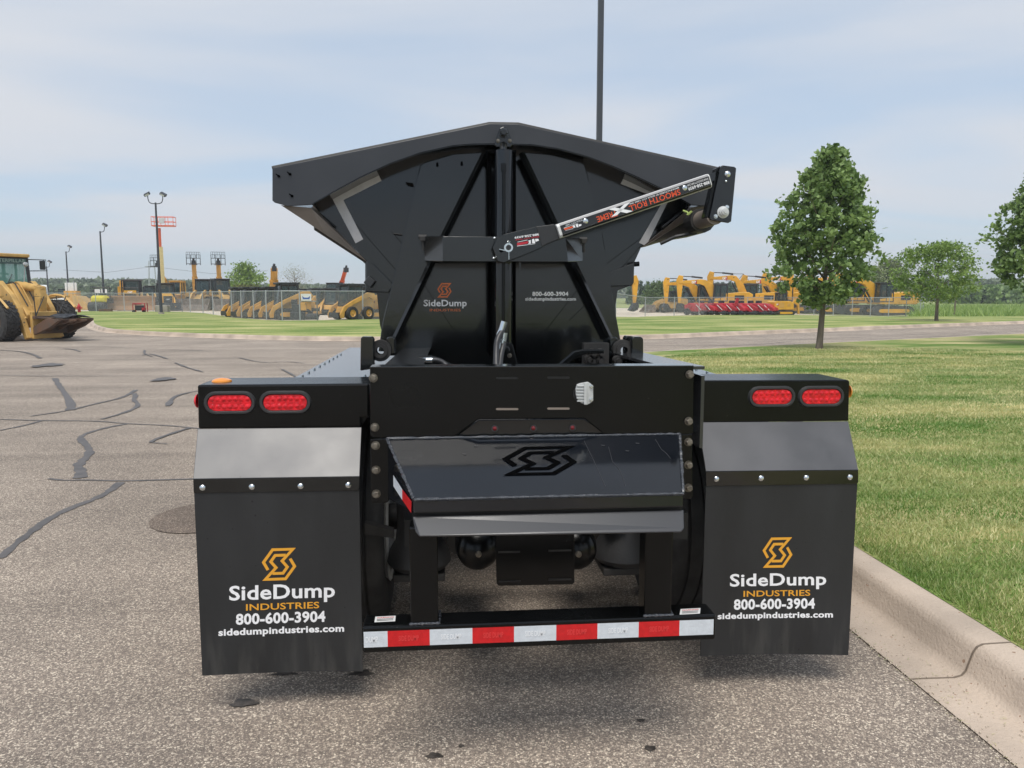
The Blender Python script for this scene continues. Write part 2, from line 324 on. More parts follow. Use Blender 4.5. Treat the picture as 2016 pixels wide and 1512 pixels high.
# writing and marks -------------------------------------------------
def bilin(q, s, t):
    (a, b, c, d) = [Vector(p) for p in q]      # top-left, top-right, bottom-right, bottom-left
    top = a.lerp(b, s); bot = d.lerp(c, s); return top.lerp(bot, t)
TXT = {}
def text2d(s, bold):
    if (s, bold) in TXT: return TXT[(s, bold)]
    c = bpy.data.curves.new('t', 'FONT'); c.body = s; c.offset = bold; c.resolution_u = 3; c.space_character = 1 + bold * 1.5
    o = bpy.data.objects.new('t', c); COL.objects.link(o); bpy.context.view_layer.update()
    me = bpy.data.meshes.new_from_object(o.evaluated_get(bpy.context.evaluated_depsgraph_get())); bpy.data.objects.remove(o)
    v = np.array([(p.co.x, p.co.y) for p in me.vertices]); f = [list(p.vertices) for p in me.polygons]; bpy.data.meshes.remove(me)
    mn, mxx = v.min(0), v.max(0); v = (v - mn) / (mxx - mn); TXT[(s, bold)] = (v, f); return v, f
def lettering(name, s, quad, m, parent, bold=.02, label=None):
    """writing stretched over a 3D quad given as top-left, top-right, bottom-right, bottom-left"""
    v, f = text2d(s, bold); b = MB(); b.add([bilin(quad, x, 1 - y) for x, y in v], f)
    return b.build(name, m, parent, label=label)
def qpx(x0, y0, x1, y1, Y, dy=0):
    """px box with a vertical shift dy of its right end, on the plane at Y"""
    return [U(x0, y0, Y), U(x1, y0 + dy, Y), U(x1, y1 + dy, Y), U(x0, y1, Y)]
def ribbon(pts, wd):
    out = []; n = len(pts); P = [Vector(p) for p in pts]
    for i in range(n):
        d0 = (P[i] - P[i - 1]).normalized() if i else None; d1 = (P[i + 1] - P[i]).normalized() if i < n - 1 else None
        if d0 is None: d0 = d1
        if d1 is None: d1 = d0
        n0 = Vector((-d0.y, d0.x)); n1 = Vector((-d1.y, d1.x)); mm = (n0 + n1).normalized(); k = wd / 2 / max(.45, mm.dot(n0))
        out.append((P[i] + mm * k, P[i] - mm * k))
    return out
LOGO = [(668, 296), (629, 222), (708, 106), (884, 106), (790, 214), (836, 272), (798, 330), (706, 330)]
def emblem(name, quad, m, parent, wd=27, cols=1):
    b = MB(); A = [(x - 764, y - 245) for x, y in LOGO]; B = [(-x, -y) for x, y in A]
    for path in (A, B):
        r = ribbon(path, wd)
        for i in range(len(r) - 1):
            q = [r[i][0], r[i + 1][0], r[i + 1][1], r[i][1]]
            b.add([bilin(quad, (p.x + 150) / 300, (p.y + 155) / 310) for p in q], [(0, 1, 2, 3)])
    return b.build(name, m, parent)

# ------------------------------------------------------------------ ground, roads, kerbs, lawns (the setting)
def gridsheet(name, x0, x1, y0, y1, nx, ny, m, dz, kind='structure'):
    b = MB(); vs = []; fs = []
    for j in range(ny + 1):
        for i in range(nx + 1):
            x = x0 + (x1 - x0) * i / nx; y = y0 + (y1 - y0) * j / ny; vs.append((x, y, gz(x, y) + dz))
    for j in range(ny):
        for i in range(nx): a = j * (nx + 1) + i; fs.append((a, a + 1, a + nx + 2, a + nx + 1))
    return b.add(vs, fs).build(name, m, kind=kind)
def strip(name, A, B, m, za, zb, rows=14, mound=0, extra=None):
    """sheet between two lines of points with the same count"""
    b = MB(); vs = []; fs = []; n = len(A)
    for j in range(rows + 1):
        t = j / rows
        for i in range(n):
            p = Vector(A[i]).lerp(Vector(B[i]), t); z = gz(p.x, p.y) + za + (zb - za) * t + mound * math.sin(math.pi * t)
            vs.append((p.x, p.y, z))
    for j in range(rows):
        for i in range(n - 1): a = j * n + i; fs.append((a, a + 1, a + n + 1, a + n))
    return b.add(vs, fs).build(name, m, kind='structure', smooth=True)
def resample(P, n):
    P = [Vector((p[0], p[1], 0)) for p in P]; d = [0]
    for a, c in zip(P, P[1:]): d.append(d[-1] + (c - a).length)
    out = []
    for k in range(n):
        t = d[-1] * k / (n - 1); i = max(j for j in range(len(d)) if d[j] <= t + 1e-9); i = min(i, len(P) - 2)
        out.append(P[i].lerp(P[i + 1], (t - d[i]) / (d[i + 1] - d[i])))
    return out
def chaikin(P, k=2):
    for _ in range(k):
        Q = [P[0]]
        for a, b in zip(P, P[1:]): a, b = Vector(a), Vector(b); Q += [a.lerp(b, .25), a.lerp(b, .75)]
        P = Q + [P[-1]]
    return P
gridsheet('ground', -900, 900, -60, 1500, 90, 90, 'field', -.06)
gridsheet('asphalt_lot', -60, 60, -25, 46, 24, 16, 'asphalt', 0)
gridsheet('gravel_yard', -190, 39, 46.004, 118, 60, 24, 'gravel', -.004)
gridsheet('gravel_path', -60, -9, 42, 46.0, 20, 4, 'gravel', .004)
# kerbs: the first point of the profile is the front edge of the gutter, the last the back of the kerb; side = +1 puts the lawn left of travel
PROF = [(0, .006), (.03, .008), (.19, .006), (.225, .014), (.243, .034), (.268, .112), (.285, .138), (.31, .149), (.43, .152), (.44, .148), (.445, .09)]
def kerb(name, line, side, prof=PROF, joint=3.0):
    P = [Vector((p[0], p[1], 0)) for p in line]; n = len(P); vs = []; fs = []; k = len(prof)
    back = []
    for i in range(n):
        d = (P[min(i + 1, n - 1)] - P[max(i - 1, 0)]).normalized(); nn = Vector((-d.y, d.x, 0)) * side
        for h, z in prof:
            q = P[i] + nn * h; vs.append((q.x, q.y, gz(q.x, q.y) + z))
        back.append(P[i] + nn * prof[-2][0])
    for i in range(n - 1):
        for j in range(k - 1): fs.append((i * k + j, i * k + j + 1, (i + 1) * k + j + 1, (i + 1) * k + j))
    b = MB(); b.add(vs, fs); b.build(name, 'concrete', smooth=True, kind='structure')
    return back
near_line = [(1.60, -14), (1.60, -4), (1.585, 0)] + [(1.58 + .0016 * max(0, y - 1) ** 2 * .1, y) for y in (4, 8, 11)] + [(1.75, 12.6), (2.35, 14.6), (3.5, 16.0), (5.3, 17.1), (8.9, 18.9), (14.9, 21.7), (22.7, 25.4), (40, 33.0), (58, 41)]
near_line = resample(chaikin(near_line, 2), 150)
backn = kerb('kerb_near', near_line, -1)
isl_px = [(165, 643), (185, 652), (215, 657), (300, 662), (400, 666), (550, 671), (700, 673), (1000, 672), (1280, 669), (1400, 663), (1600, 655), (1800, 646), (2016, 638)]
isl = [(-41, 53.5, 0), (-30, 50.5, 0), (-21.8, 45.0, 0)] + [G(*p) for p in isl_px] + [(48, 45.5, 0), (62, 51, 0)]
isl_line = resample(chaikin(isl, 2), 160)
backi = kerb('kerb_far', isl_line, 1)
# joints across the kerbs
jb = MB()
for k in range(-4, 4):
    yj = -.12 + k * 3.05; side = -1
    for (h0, z0), (h1, z1) in zip(PROF[:-1], PROF[1:-1]):
        jb.add([(1.583 + h0, yj - .005, z0 + .0015), (1.583 + h1, yj - .005, z1 + .0015), (1.583 + h1, yj + .005, z1 + .0015), (1.583 + h0, yj + .005, z0 + .0015)], [(0, 1, 2, 3)])
jb.build('kerb_joint_lines', mat('joint_dirt', (.21, .165, .125), .9), kind='structure')
# fence line of the yard, and lawn up to it
fleft = [(-52, 77.5), G(135, 613), G(359, 614), G(375, 615.5), G(400, 617), G(420, 620), G(438, 622.5), G(457, 626), G(476, 627.5), G(500, 629), G(525, 631), G(556, 632), G(591, 632), G(625, 631.5), G(715, 629.5), G(800, 628)]
fright = [G(1000, 626), G(1100, 625), G(1212, 624.5), G(1270, 623.5), G(1327, 622), G(1376, 621), G(1425, 620), G(1471, 619.5), G(1517, 619), G(1560, 620), G(1602, 621), G(1640, 622), G(1677, 623), G(1713, 624), G(1749, 624.5), G(1783, 625)]
fenceline = [Vector((p[0], p[1], 0)) for p in fleft + fright]
top_line = fenceline + [Vector((48, 60, 0)), Vector((66, 62, 0))]
strip('lawn_island', resample(backi, 90), resample(top_line, 90), 'lawn_island', .150, .03, 26, .05)
nb = resample(backn, 120)
far_edge = resample([(30, -14), (30, 0), (36, 14), (62, 30), (75, 41)], 120)
strip('lawn_near', nb, far_edge, 'lawn_near', .150, .16, 40, 0)
gridsheet('meadow', 44, 400, 63, 420, 40, 30, 'field', .02)
# crack seal lines on the asphalt, traced where they lie on the ground
CR = [([(0, 1100), (30, 1072), (65, 1045), (95, 1022), (140, 1000), (190, 982), (215, 968), (238, 950)], .05, .065),
      ([(95, 943), (130, 947), (160, 945), (240, 948), (330, 945), (400, 943)], .03, .03),
      ([(158, 942), (160, 928), (152, 918), (165, 905), (178, 893), (172, 878), (160, 868), (158, 860), (175, 852), (210, 842), (250, 835)], .09, .05),
      ([(0, 826), (90, 829), (190, 829), (250, 835), (330, 838), (400, 845)], .035, .035),
      ([(0, 848), (50, 838), (85, 828)], .04, .05),
      ([(60, 820), (130, 810), (190, 795), (240, 784), (262, 772), (268, 768)], .04, .08),
      ([(200, 826), (240, 815), (270, 803), (272, 795), (262, 788), (268, 780), (262, 775)], .05, .08),
      ([(140, 808), (140, 795), (128, 775), (115, 758), (108, 745)], .11, .08),
      ([(296, 872), (305, 866), (345, 852), (375, 843)], .05, .05), ([(296, 872), (330, 875)], .02, .02),
      ([(330, 800), (340, 783), (360, 776), (395, 769)], .09, .03),
      ([(0, 690), (40, 692), (65, 698), (80, 706)], .08, .1), ([(123, 687), (145, 688), (158, 693)], .08, .05),
      ([(160, 681), (260, 686), (400, 691)], .04, .04), ([(280, 700), (295, 696), (330, 707)], .05, .05),
      ([(345, 715), (370, 725), (400, 733)], .07, .05), ([(285, 690), (283, 697), (300, 703)], .05, .03),
      ([(555, 728), (575, 738), (592, 750)], .05, .05), ([(470, 705), (520, 716), (560, 712), (600, 716)], .05, .04), ([(0, 740), (120, 742), (260, 741)], .04, .02)]
tb = MB(); rr = random.Random(3)
def flat_strip(tb, px, w0, w1, z):
    P = [G(*p) for p in px]; P = [Vector((p.x, p.y, 0)) for p in P]; P = chaikin(P, 2); n = len(P); lf = []; rt = []
    for i in range(n):
        d = (P[min(i + 1, n - 1)] - P[max(i - 1, 0)]).normalized(); nn = Vector((-d.y, d.x, 0)); wd = (w0 + (w1 - w0) * i / n) * rr.uniform(.65, 1.3) / 2
        if i in (0, n - 1): wd *= .6
        lf.append(P[i] + nn * wd); rt.append(P[i] - nn * wd)
    for i in range(n - 1):
        q = [lf[i], lf[i + 1], rt[i + 1], rt[i]]; tb.add([(p.x, p.y, z) for p in q], [(0, 1, 2, 3)])
for i, (px, w0, w1) in enumerate(CR): flat_strip(tb, px, w0 * 1.1, w1 * 1.1, .004 + .0006 * i)
def blot(tb, px, rx, ry, z, seed=1):
    c = G(*px); r2 = random.Random(seed); n = 26; ph = [r2.uniform(0, 6.28) for _ in range(4)]
    pts = []
    for i in range(n):
        a = 6.28318 * i / n; k = 1 + .16 * math.sin(3 * a + ph[0]) + .12 * math.sin(5 * a + ph[1]) + .1 * math.sin(9 * a + ph[2])
        pts.append((c.x + rx * k * math.cos(a), c.y + ry * k * math.sin(a), z))
    tb.add(pts, [list(range(n))])
blot(tb, (95, 720), .28, .45, .0205, 3); blot(tb, (322, 748), .18, .32, .0211, 4)
tb.build('crack_seal_lines', 'tar', kind='structure')
sb = MB()
for i, (px, rx, ry) in enumerate([((712, 1326), .045, .025), ((560, 1327), .05, .016), ((855, 1489), .028, .016), ((908, 1470), .011, .008), ((1280, 1475), .02, .016), ((1262, 1420), .016, .008), ((480, 1386), .05, .03)]):
    blot(sb, px, rx, ry, .0035 + i * .0004, 10 + i)
sb.build('oil_stains', 'stain', kind='structure')
b = MB(); c_ = G(402, 1018); b.add([(c_.x + .36 * math.cos(6.28318 * k / 40) * (1 + .03 * math.sin(3 * k)), c_.y + .40 * math.sin(6.28318 * k / 40), .0062) for k in range(40)], [list(range(40))]); dm = M['asphalt'].copy(); M['damp'] = dm
for e_ in dm.node_tree.nodes:
    if e_.type == 'VALTORGB':
        for q_ in e_.color_ramp.elements: q_.color = (q_.color[0] * .68, q_.color[1] * .64, q_.color[2] * .62, 1)
b.build('damp_patch', 'damp', kind='structure')
db = MB()
for i, (px, w0, w1) in enumerate([([(1500, 672), (1700, 664), (1850, 657), (2016, 653)], .05, .05), ([(1380, 682), (1500, 678), (1560, 672)], .05, .05), ([(1700, 668), (1830, 664), (1960, 655)], .05, .04)]): flat_strip(db, px, w0, w1, .004 + .0006 * i)
db.build('driveway_crack_lines', 'tar', kind='structure')

# ------------------------------------------------------------------ the side dump trailer
T = thing('side_dump_trailer', 'glossy black side dump trailer with two large mud flaps and red and white bumper tape', 'trailer', (0, 3, 0))
def bolt(c, ax, r, name='bolt', m='bolt', parent=None, h=.02, washer=True, dome=False):
    b = MB(); c = Vector(c); ax = Vector(ax).normalized()
    if dome: b.lathe(c, ax, [(0, r), (h * .4, r * .95), (h * .8, r * .6), (h, .0005)], 14)
    else:
        if washer: b.disc(c, ax, r * 1.25, h * .2, 18); c = c + ax * h * .2
        b.lathe(c, ax, [(0, r), (h * .85, r), (h, r * .8), (h, .0005)], 6)
    return b.build(name, m, parent, smooth=dome)
BK = (0, -1, 0)
YP, YF, YB = -.30, -.13, 0
# rear frame plate with slots and a round hole
def slot_plate():
    b = MB(); th = .012
    b.pl([(728, 722), (1366, 719.5), (1365, 852), (1359, 856), (1190, 856), (1150, 824), (942, 826), (893, 861), (736, 862), (729, 856)], YP, th)
    return b.build('rear_frame_plate', 'black', T, bevel=.004)
rp = slot_plate()
b = MB(); b.pl([(728, 722), (1366, 719.5), (1366.5, 722.6), (728, 725.4)], YP - .003, .09); b.build('plate_top_flange', 'satin', T, bevel=.002)
for (x0, x1, y, m) in [(976, 1021, 744.5, 'dark'), (1077, 1122, 743.5, 'dark'), (976, 1021, 805.5, 'greysteel'), (1077, 1122, 804.5, 'greysteel')]:
    b = MB(); b.pl([(x0, y), (x0 + 2, y - 2), (x1 - 2, y - 2), (x1, y), (x1 - 2, y + 2), (x0 + 2, y + 2)], YP - .002, .003); b.build('slot', m, rp)
b = MB(); b.disc(U(1146, 775, YP - .003), BK, .034, .001, 28); b.build('hole', 'dark', rp)
# the finned cover seen in the hole
vb = MB(); c = U(1153, 775, YP - .012); 
def lp(px, py, Y=YP): return U(px, py, Y)
vb.pl([(1136, 757), (1143, 754.5), (1158, 752), (1164, 756), (1168, 763), (1168, 789), (1162, 794), (1156, 797), (1145, 794), (1138, 788), (1134, 778), (1133.5, 766)], YP - .012, .01)
for y in (760, 766, 772, 778, 784, 790): vb.pl([(1134 + abs(y - 775) * .15, y - 1.2), (1150, y - 1.2), (1150, y + 1.2), (1134 + abs(y - 775) * .15, y + 1.2)], YP - .020, .008)
vb.pl([(1150, 753), (1156, 753), (1156, 797), (1150, 797)], YP - .023, .012)
vo = vb.build('finned_cover', 'alu', T, bevel=.0015)
for (x, y) in ((1164, 761), (1164, 787)): bolt(U(x, y, YP - .013), BK, .006, 'screw', 'chrome', vo, .006)
# lower recessed plate with three small lamps
b = MB(); b.pl([(893, 862), (942, 827), (1150, 825), (1200, 858)], YP + .012, .01); lpz = b.build('lamp_plate', 'satin', T, bevel=.002)
for x, y in ((974, 843.5), (1050, 843), (1127, 842)):
    b = MB(); b.disc(U(x, y, YP + .011), BK, .0125, .006); q = b.build('marker_lamp', 'bezel', T)
    b = MB(); b.lathe(U(x, y, YP + .005), BK, [(0, .008), (.004, .007), (.006, .0005)], 16); b.build('lens', 'dim_red', q, smooth=True)
# bolt flanges left and right of the push block
for xs in ([(729, 865), (765, 864), (766, 985), (762, 990), (733, 990), (730, 984)], [(1338, 855), (1362, 854), (1364, 978), (1360, 983), (1340, 983)]):
    b = MB(); b.pl(xs, YP - .004, .014); b.build('bolt_flange', 'black', T, bevel=.003)
for x, y in [(735, 744), (738, 841), (739.5, 877), (740.5, 925), (741, 972), (1357.5, 737), (1355.5, 829), (1355, 870), (1355, 915), (1355, 960)]:
    bolt(U(x, y, YP - .004), BK, .0125, parent=T, h=.016)
# main rails running forward from the plate
for x0, x1 in ((-.577, -.43), (.455, .602)):
    b = MB(); z1 = 1.349; zz = .030
    b.prism([(x0, YP + .012, z1), (x1, YP + .012, z1), (x1, YP + .012, z1 - .012), (x0, YP + .012, z1 - .012)], (0, 1.3, -zz * .8))
    b.prism([(x0, 1.012, z1 - zz * .8), (x1, 1.012, z1 - zz * .8), (x1, 1.012, z1 - .035), (x0, 1.012, z1 - .035)], (0, .3, -.01))
    xo = x0 if x0 < 0 else x1 - .012
    b.box((xo + .006, YP + .66 + 4.5, z1 - .17), (.012, 10.3, .27))
    b.box(((x0 + x1) / 2, 5, z1 - .30), (abs(x1 - x0), 10, .012))
    b.build('frame_rail', 'deck', T)
for y in (.9, 2.4, 4, 5.6, 7.2, 8.8):
    b = MB(); b.box((0.01, y, 1.06), (1.12, .1, .16)); b.build('cross_member', 'black', T)
# curved braces between the rails and the tub foot
for s, pts in ((-1, [(822, 702), (848, 700), (862, 704), (905, 724), (880, 724), (856, 711), (822, 711)]), (1, [(1095, 722), (1130, 692), (1150, 688), (1190, 688), (1190, 696), (1156, 697), (1136, 702), (1112, 722)])):
    b = MB(); b.pl(pts, .35, .03); b.build('curved_brace', 'satin', T, bevel=.004)
# hydraulic fittings between the rails
def hose(pxs, Y, r, parent=T): b = MB(); b.path(chaikin([U(x, y, Y + dy) for x, y, dy in pxs], 2), r, 10); return b.build('hydraulic_hose', 'hose', parent, smooth=True)
h1 = hose([(990, 650, .45), (979, 668, .42), (977, 690, .4), (977, 724, .35)], 0, .0135)
h2 = hose([(992, 672, .45), (990, 684, .42), (986, 700, .4), (984, 724, .35)], 0, .0125)
h3 = hose([(842, 710, .3), (858, 708, .3), (873, 713, .3), (886, 728, .28)], 0, .0115)
h4 = hose([(838, 722, .3), (858, 721, .3), (876, 724, .3), (890, 730, .28)], 0, .011)
for o, a, c_, Y, r in ((h1, (993, 633), (988, 651), .45, .016), (h1, (989, 648), (983, 661), .45, .0165), (h2, (993, 655), (991, 672), .45, .016), (h2, (990.5, 670), (988, 688), .44, .0165), (h3, (834, 709.5), (851, 709), .3, .013), (h4, (838, 724), (850, 722), .3, .012)):
    b = MB(); b.tube(U(*a, Y), U(*c_, Y), r, seg=10); b.build('fitting', 'chrome', o, smooth=True)
b = MB(); b.tube(U(826, 712, .3), U(835, 709, .3), .012, seg=10); b.disc(U(826, 713, .29), BK, .016, .02, 8); b.build('elbow_fitting', 'chrome', T, smooth=True)
b = MB(); b.box((.01, 3.2, .98), (1.0, 4.6, .02)); b.build('light_block_plate', 'dirty', T)  # added plate that keeps light off the ground under the trailer
vm = MB()
for x, y in ((1164, 694), (1180, 694), (1163, 710), (1178, 709), (1157, 707), (1213, 708)): vm.lathe(U(x, y, .5), BK, [(0, .02), (.05, .02), (.05, .012), (.075, .012), (.075, .0005)], 12)
vm.box(U(1172, 702, .55), (.12, .05, .13)); vm.build('valve_block', 'dirty', T, smooth=True)
# fenders, tail boxes, aprons, flaps
def oval(cx, cz, w, h, n=10):
    r = h / 2; pts = []
    for i in range(n + 1): a = math.pi / 2 - math.pi * i / n; pts.append((cx + (w / 2 - r) + r * math.cos(a), cz + r * math.sin(a)))
    for i in range(n + 1): a = -math.pi / 2 - math.pi * i / n; pts.append((cx - (w / 2 - r) + r * math.cos(a), cz + r * math.sin(a)))
    return pts
def taillight(px, py, wpx, hpx, Y):
    c = U(px, py, Y); wd = (U(px + wpx / 2, py, Y) - U(px - wpx / 2, py, Y)).length; ht = (U(px, py + hpx / 2, Y) - U(px, py - hpx / 2, Y)).length
    t_ = MB(); O = oval(c.x, c.z, wd, ht); I = oval(c.x, c.z, wd * .82, ht * .66); n = len(O); prof = []
    O2 = oval(c.x, c.z, wd * .95, ht * .9)
    vs = [(x, Y, z) for x, z in O] + [(x, Y - .010, z) for x, z in O2] + [(x, Y - .010, z) for x, z in oval(c.x, c.z, wd * .87, ht * .76)] + [(x, Y - .003, z) for x, z in I]
    fs = [(k * n + i, k * n + (i + 1) % n, (k + 1) * n + (i + 1) % n, (k + 1) * n + i) for k in range(3) for i in range(n)]
    t_.add(vs, fs); o = t_.build('taillight', 'bezel', T, smooth=True)
    l_ = MB(); l_.prism([(x, Y - .006, z) for x, z in I], (0, .01, 0))
    for i in range(7):
        for j in (-1, 1): l_.lathe((c.x + (i - 3) * wd * .112, Y - .006, c.z + j * ht * .16), BK, [(0, ht * .11), (.0022, ht * .06), (.003, .0004)], 10)
    l_.build('lens', 'red_lens', o, smooth=True)
for side, top, box_, lights in ((-1, None, [(388, 758), (727, 755), (727, 822), (712, 823), (712, 842), (390, 845)], [(453, 793, 104, 46), (562, 792, 104, 46)]),
                          (1, None, [(1364, 749), (1670, 748), (1673, 751), (1671, 829), (1376, 832), (1376, 818), (1364, 817)], [(1519, 781, 94, 42), (1616, 780.5, 92, 42)])):
    b = MB(); b.pl(box_, YB, .26); tb_ = b.build('tail_box', 'black', T, bevel=.008)
    for l_ in lights: taillight(*l_, YB)
for x, Ys in ((-1.255, .02), (1.362, .02)):
    c = U(386 if x < 0 else 1674, 790 if x < 0 else 771, .06); s = -1 if x < 0 else 1
    b = MB(); b.lathe((c.x - .004 * s, .07, c.z), (s, 0, 0), [(0, .028), (.005, .026), (.010, .018), (.012, .0005)], 20); b.build('side_marker_lamp', 'red_lens' if s < 0 else 'amber', T, smooth=True)
c = U(434, 755, .1); b = MB(); b.box((c.x, .12, c.z + .001), (.12, .12, .006)); am = b.build('lamp_base', 'dirty', T)
b = MB(); b.lathe((c.x, .12, c.z + .004), (0, 0, 1), [(0, .040), (.008, .037), (.014, .024), (.017, .0005)], 20); b.build('amber_marker_lamp', 'amber', T, smooth=True)
# apron and flap, left and right
def apron(tl, tr, bl, br):
    b = MB(); a = [U(*tl, YB), U(*tr, YB), U(*br, YF), U(*bl, YF)]; b.prism(a, (0, .006, -.004)); return b.build('splash_apron', 'apron', T, bevel=.002)
apron((389, 844), (712, 841), (380, 943), (708, 938)); apron((1375, 831), (1670, 829), (1390, 928), (1690, 925))
for pts in ([(380, 943), (708, 938), (707, 962), (704, 966), (381, 971)], [(1390, 928), (1690, 925), (1690, 950), (1687, 953), (1390, 957)]):
    b = MB(); b.pl(pts, YF - .004, .008); b.build('flap_clamp_bar', 'satin', T, bevel=.0015)
for x, y in [(399, 960), (496, 958.5), (592, 957), (686, 955), (1410, 943), (1498, 941.5), (1587, 940.5), (1673, 939.5)]:
    bolt(U(x, y, YF - .004), BK, .0115, 'button_screw', 'chrome', T, .009, False, True)
FL = {}
def flap(side, q):
    """hanging rubber sheet, its lower part bent a little"""
    tl, tr, br, bl = [U(*p, YF) for p in q]; n, m_ = 16, 22; b = MB(); vs = []; fs = []
    for k in (0, 1):
        for j in range(m_ + 1):
            for i in range(n + 1):
                s = i / n; t = j / m_; p = bilin((tl, tr, br, bl), s, t)
                bow = .004 * t * t * math.sin(math.pi * s) + .006 * t * math.sin(3 * s + side)
                dzz = (.002 * math.sin(math.pi * s) if side < 0 else .006 * math.sin(math.pi * s * .8)) * t ** 3
                vs.append((p.x, p.y + bow + .008 * k, p.z + dzz))
    W_ = n + 1; H = (m_ + 1) * W_
    for j in range(m_):
        for i in range(n):
            a = j * W_ + i; fs += [(a, a + W_, a + W_ + 1, a + 1), (a + H, a + H + 1, a + H + W_ + 1, a + H + W_)]
    for j in range(m_): a = j * W_; c_ = a + n; fs += [(a, a + H, a + H + W_, a + W_), (c_, c_ + W_, c_ + H + W_, c_ + H)]
    for i in range(n): a = m_ * W_ + i; fs += [(a, a + H, a + H + 1, a + 1)]
    b.add(vs, fs); return b.build('mud_flap', 'rubber', T, smooth=True)
fl = flap(-1, [(382, 968), (707, 963), (714, 1323), (399, 1329)]); fr = flap(1, [(1390, 954), (1688, 950), (1669, 1291), (1380, 1293)])
YL = YF - .006
E_ = 'emblem'
# prints follow the flap a hair off its surface
def flapprint(fo, ox, oy, sx, sy, dy, side):
    e = -.003
    def q(x0, y0, x1, y1, sh=0):
        # tilt: right end rises by dy px over 100
        f_ = lambda x, y: U(x, y - (x - ox) * dy, YF + e)
        return [f_(x0, y0), f_(x1, y0), f_(x1, y1), f_(x0, y1)]
    return q
def on_flap(o, fobj):
    """lay the flat print onto the bowed sheet"""
    from mathutils.bvhtree import BVHTree
    dg = bpy.context.evaluated_depsgraph_get(); me = fobj.data; bv = BVHTree.FromPolygons([v.co for v in me.vertices], [p.vertices for p in me.polygons])
    for v in o.data.vertices:
        h = bv.ray_cast(v.co + Vector((0, -.2, 0)), Vector((0, 1, 0)), 1)
        if h[0]: v.co.y = h[0].y - .0012
q = flapprint(fl, 551, 0, 1, 1, .028, -1)
for o in (emblem('emblem', q(515, 1079, 583, 1144), 'amberprint', fl, 26),
          lettering('lettering', 'SideDump', q(451, 1151, 659, 1189), 'white', fl, .022), lettering('lettering', 'INDUSTRIES', q(484, 1188, 628, 1201), 'amberprint', fl, .015),
          lettering('lettering', '800-600-3904', q(464, 1206, 640, 1229), 'white', fl, .034), lettering('lettering', 'sidedumpindustries.com', q(430, 1235, 677, 1253), 'white', fl, .034)): on_flap(o, fl)
q = flapprint(fr, 1531, 0, 1, 1, .022, 1)
for o in (emblem('emblem', q(1502, 1058, 1561, 1119), 'amberprint', fr, 26),
          lettering('lettering', 'SideDump', q(1438, 1129, 1627, 1162), 'white', fr, .022), lettering('lettering', 'INDUSTRIES', q(1465, 1163, 1596, 1175), 'amberprint', fr, .015),
          lettering('lettering', '800-600-3904', q(1446, 1179, 1605, 1201), 'white', fr, .034), lettering('lettering', 'sidedumpindustries.com', q(1414, 1206, 1640, 1222), 'white', fr, .034)): on_flap(o, fr)
# fender decks forward of the tail boxes
for x0, x1 in ((-1.20, -.62), (.66, 1.24)):
    b = MB(); b.box(((x0 + x1) / 2, 2.05, 1.14), (x1 - x0, 3.6, .012)); b.box((x0 if x0 < 0 else x1, 2.05, 1.08), (.012, 3.6, .12)); dk = b.build('fender_deck', 'deck', T, bevel=.003)
    xe = x0 + .035 if x0 < 0 else x1 - .035
    for k in range(14):
        bolt((xe, .42 + k * .2, 1.146), (0, 0, 1), .008, 'deck_screw', 'chrome', dk, .008, True)
    for k in range(3): bolt(((x0 + x1) / 2 + .1, .5 + k * .45, 1.146), (0, 0, 1), .008, 'deck_screw', 'chrome', dk, .008, True)
# saddle uprights and pivot rings beside the tub
for pts, Y in (([(710, 666), (713, 662.5), (733, 663), (736, 668), (737, 726), (709, 730)], .55), ([(761, 667), (764, 663), (775, 663), (778, 667), (778, 696), (764, 700)], .62), ([(1200, 668), (1203, 663), (1213, 663), (1217, 668), (1217, 694), (1200, 692)], .62), ([(1243, 668), (1246, 663), (1263, 663), (1267, 667), (1267, 724), (1243, 724)], .55), ([(1230, 666), (1233, 661), (1248, 662), (1250, 668), (1250, 720), (1230, 720)], .68)):
    b = MB(); b.pl(pts, Y, .05); b.build('saddle_upright', 'satin', T, bevel=.006)
for x, y in ((748, 691), (1229, 690)):
    c = U(x, y, .57); b = MB(); b.lathe(c, (0, 1, 0), [(0, .018), (0, .034), (.07, .034), (.07, .018), (0, .018)], 28); b.lathe(c + Vector((0, .012, 0)), (0, 1, 0), [(0, .03), (0, .05), (.05, .05), (.05, .03)], 28); b.build('pivot_ring', 'dirty', T, smooth=True)
# push block: sloped top face, side cheeks, front lip and the slanted guard below it
A0, A1, A2, A3 = U(762, 864, YP - .006), U(1338, 855, YP - .006), U(1345, 972, YP - .30), U(815, 984, YP - .30)
B2, B3 = A2 + Vector((0, -.004, -.045)), A3 + Vector((0, -.004, -.045))
C2, C3 = U(1347, 998, YP - .285), U(812, 1008, YP - .285)
b = MB(); th = Vector((0, .03, -.07)); back = [A0 + Vector((0, 0, -.22)), A1 + Vector((0, 0, -.22))]
b.add([A0, A1, A2, A3, B2, B3, back[0], back[1]], [(0, 1, 2, 3), (3, 2, 4, 5), (0, 3, 5, 6), (1, 7, 4, 2), (5, 4, 7, 6), (0, 6, 7, 1)]); pb = b.build('push_block', 'gloss', T, bevel=.006)
D0, D1 = B3 + Vector((-.006, .012, -.012)), B2 + Vector((.006, .012, -.012)); E0, E1 = U(826, 1056, YP - .35), U(1341, 1047, YP - .35)
E0b, E1b = U(818, 1046, YP - .342), U(1347, 1040, YP - .342)
b = MB(); b.prism([D0, D1, E1b, E1, E0, E0b], Vector((0, .010, -.006))); b.build('slanted_guard', mat('guard_paint', (.04, .041, .045), .30, coat=.3), T, bevel=.003)
b = MB(); b.box(((D0 + D1) / 2 + Vector((0, .14, -.01)))[:], ((D1 - D0).length, .24, .10)); b.build('guard_beam', 'dark', T)
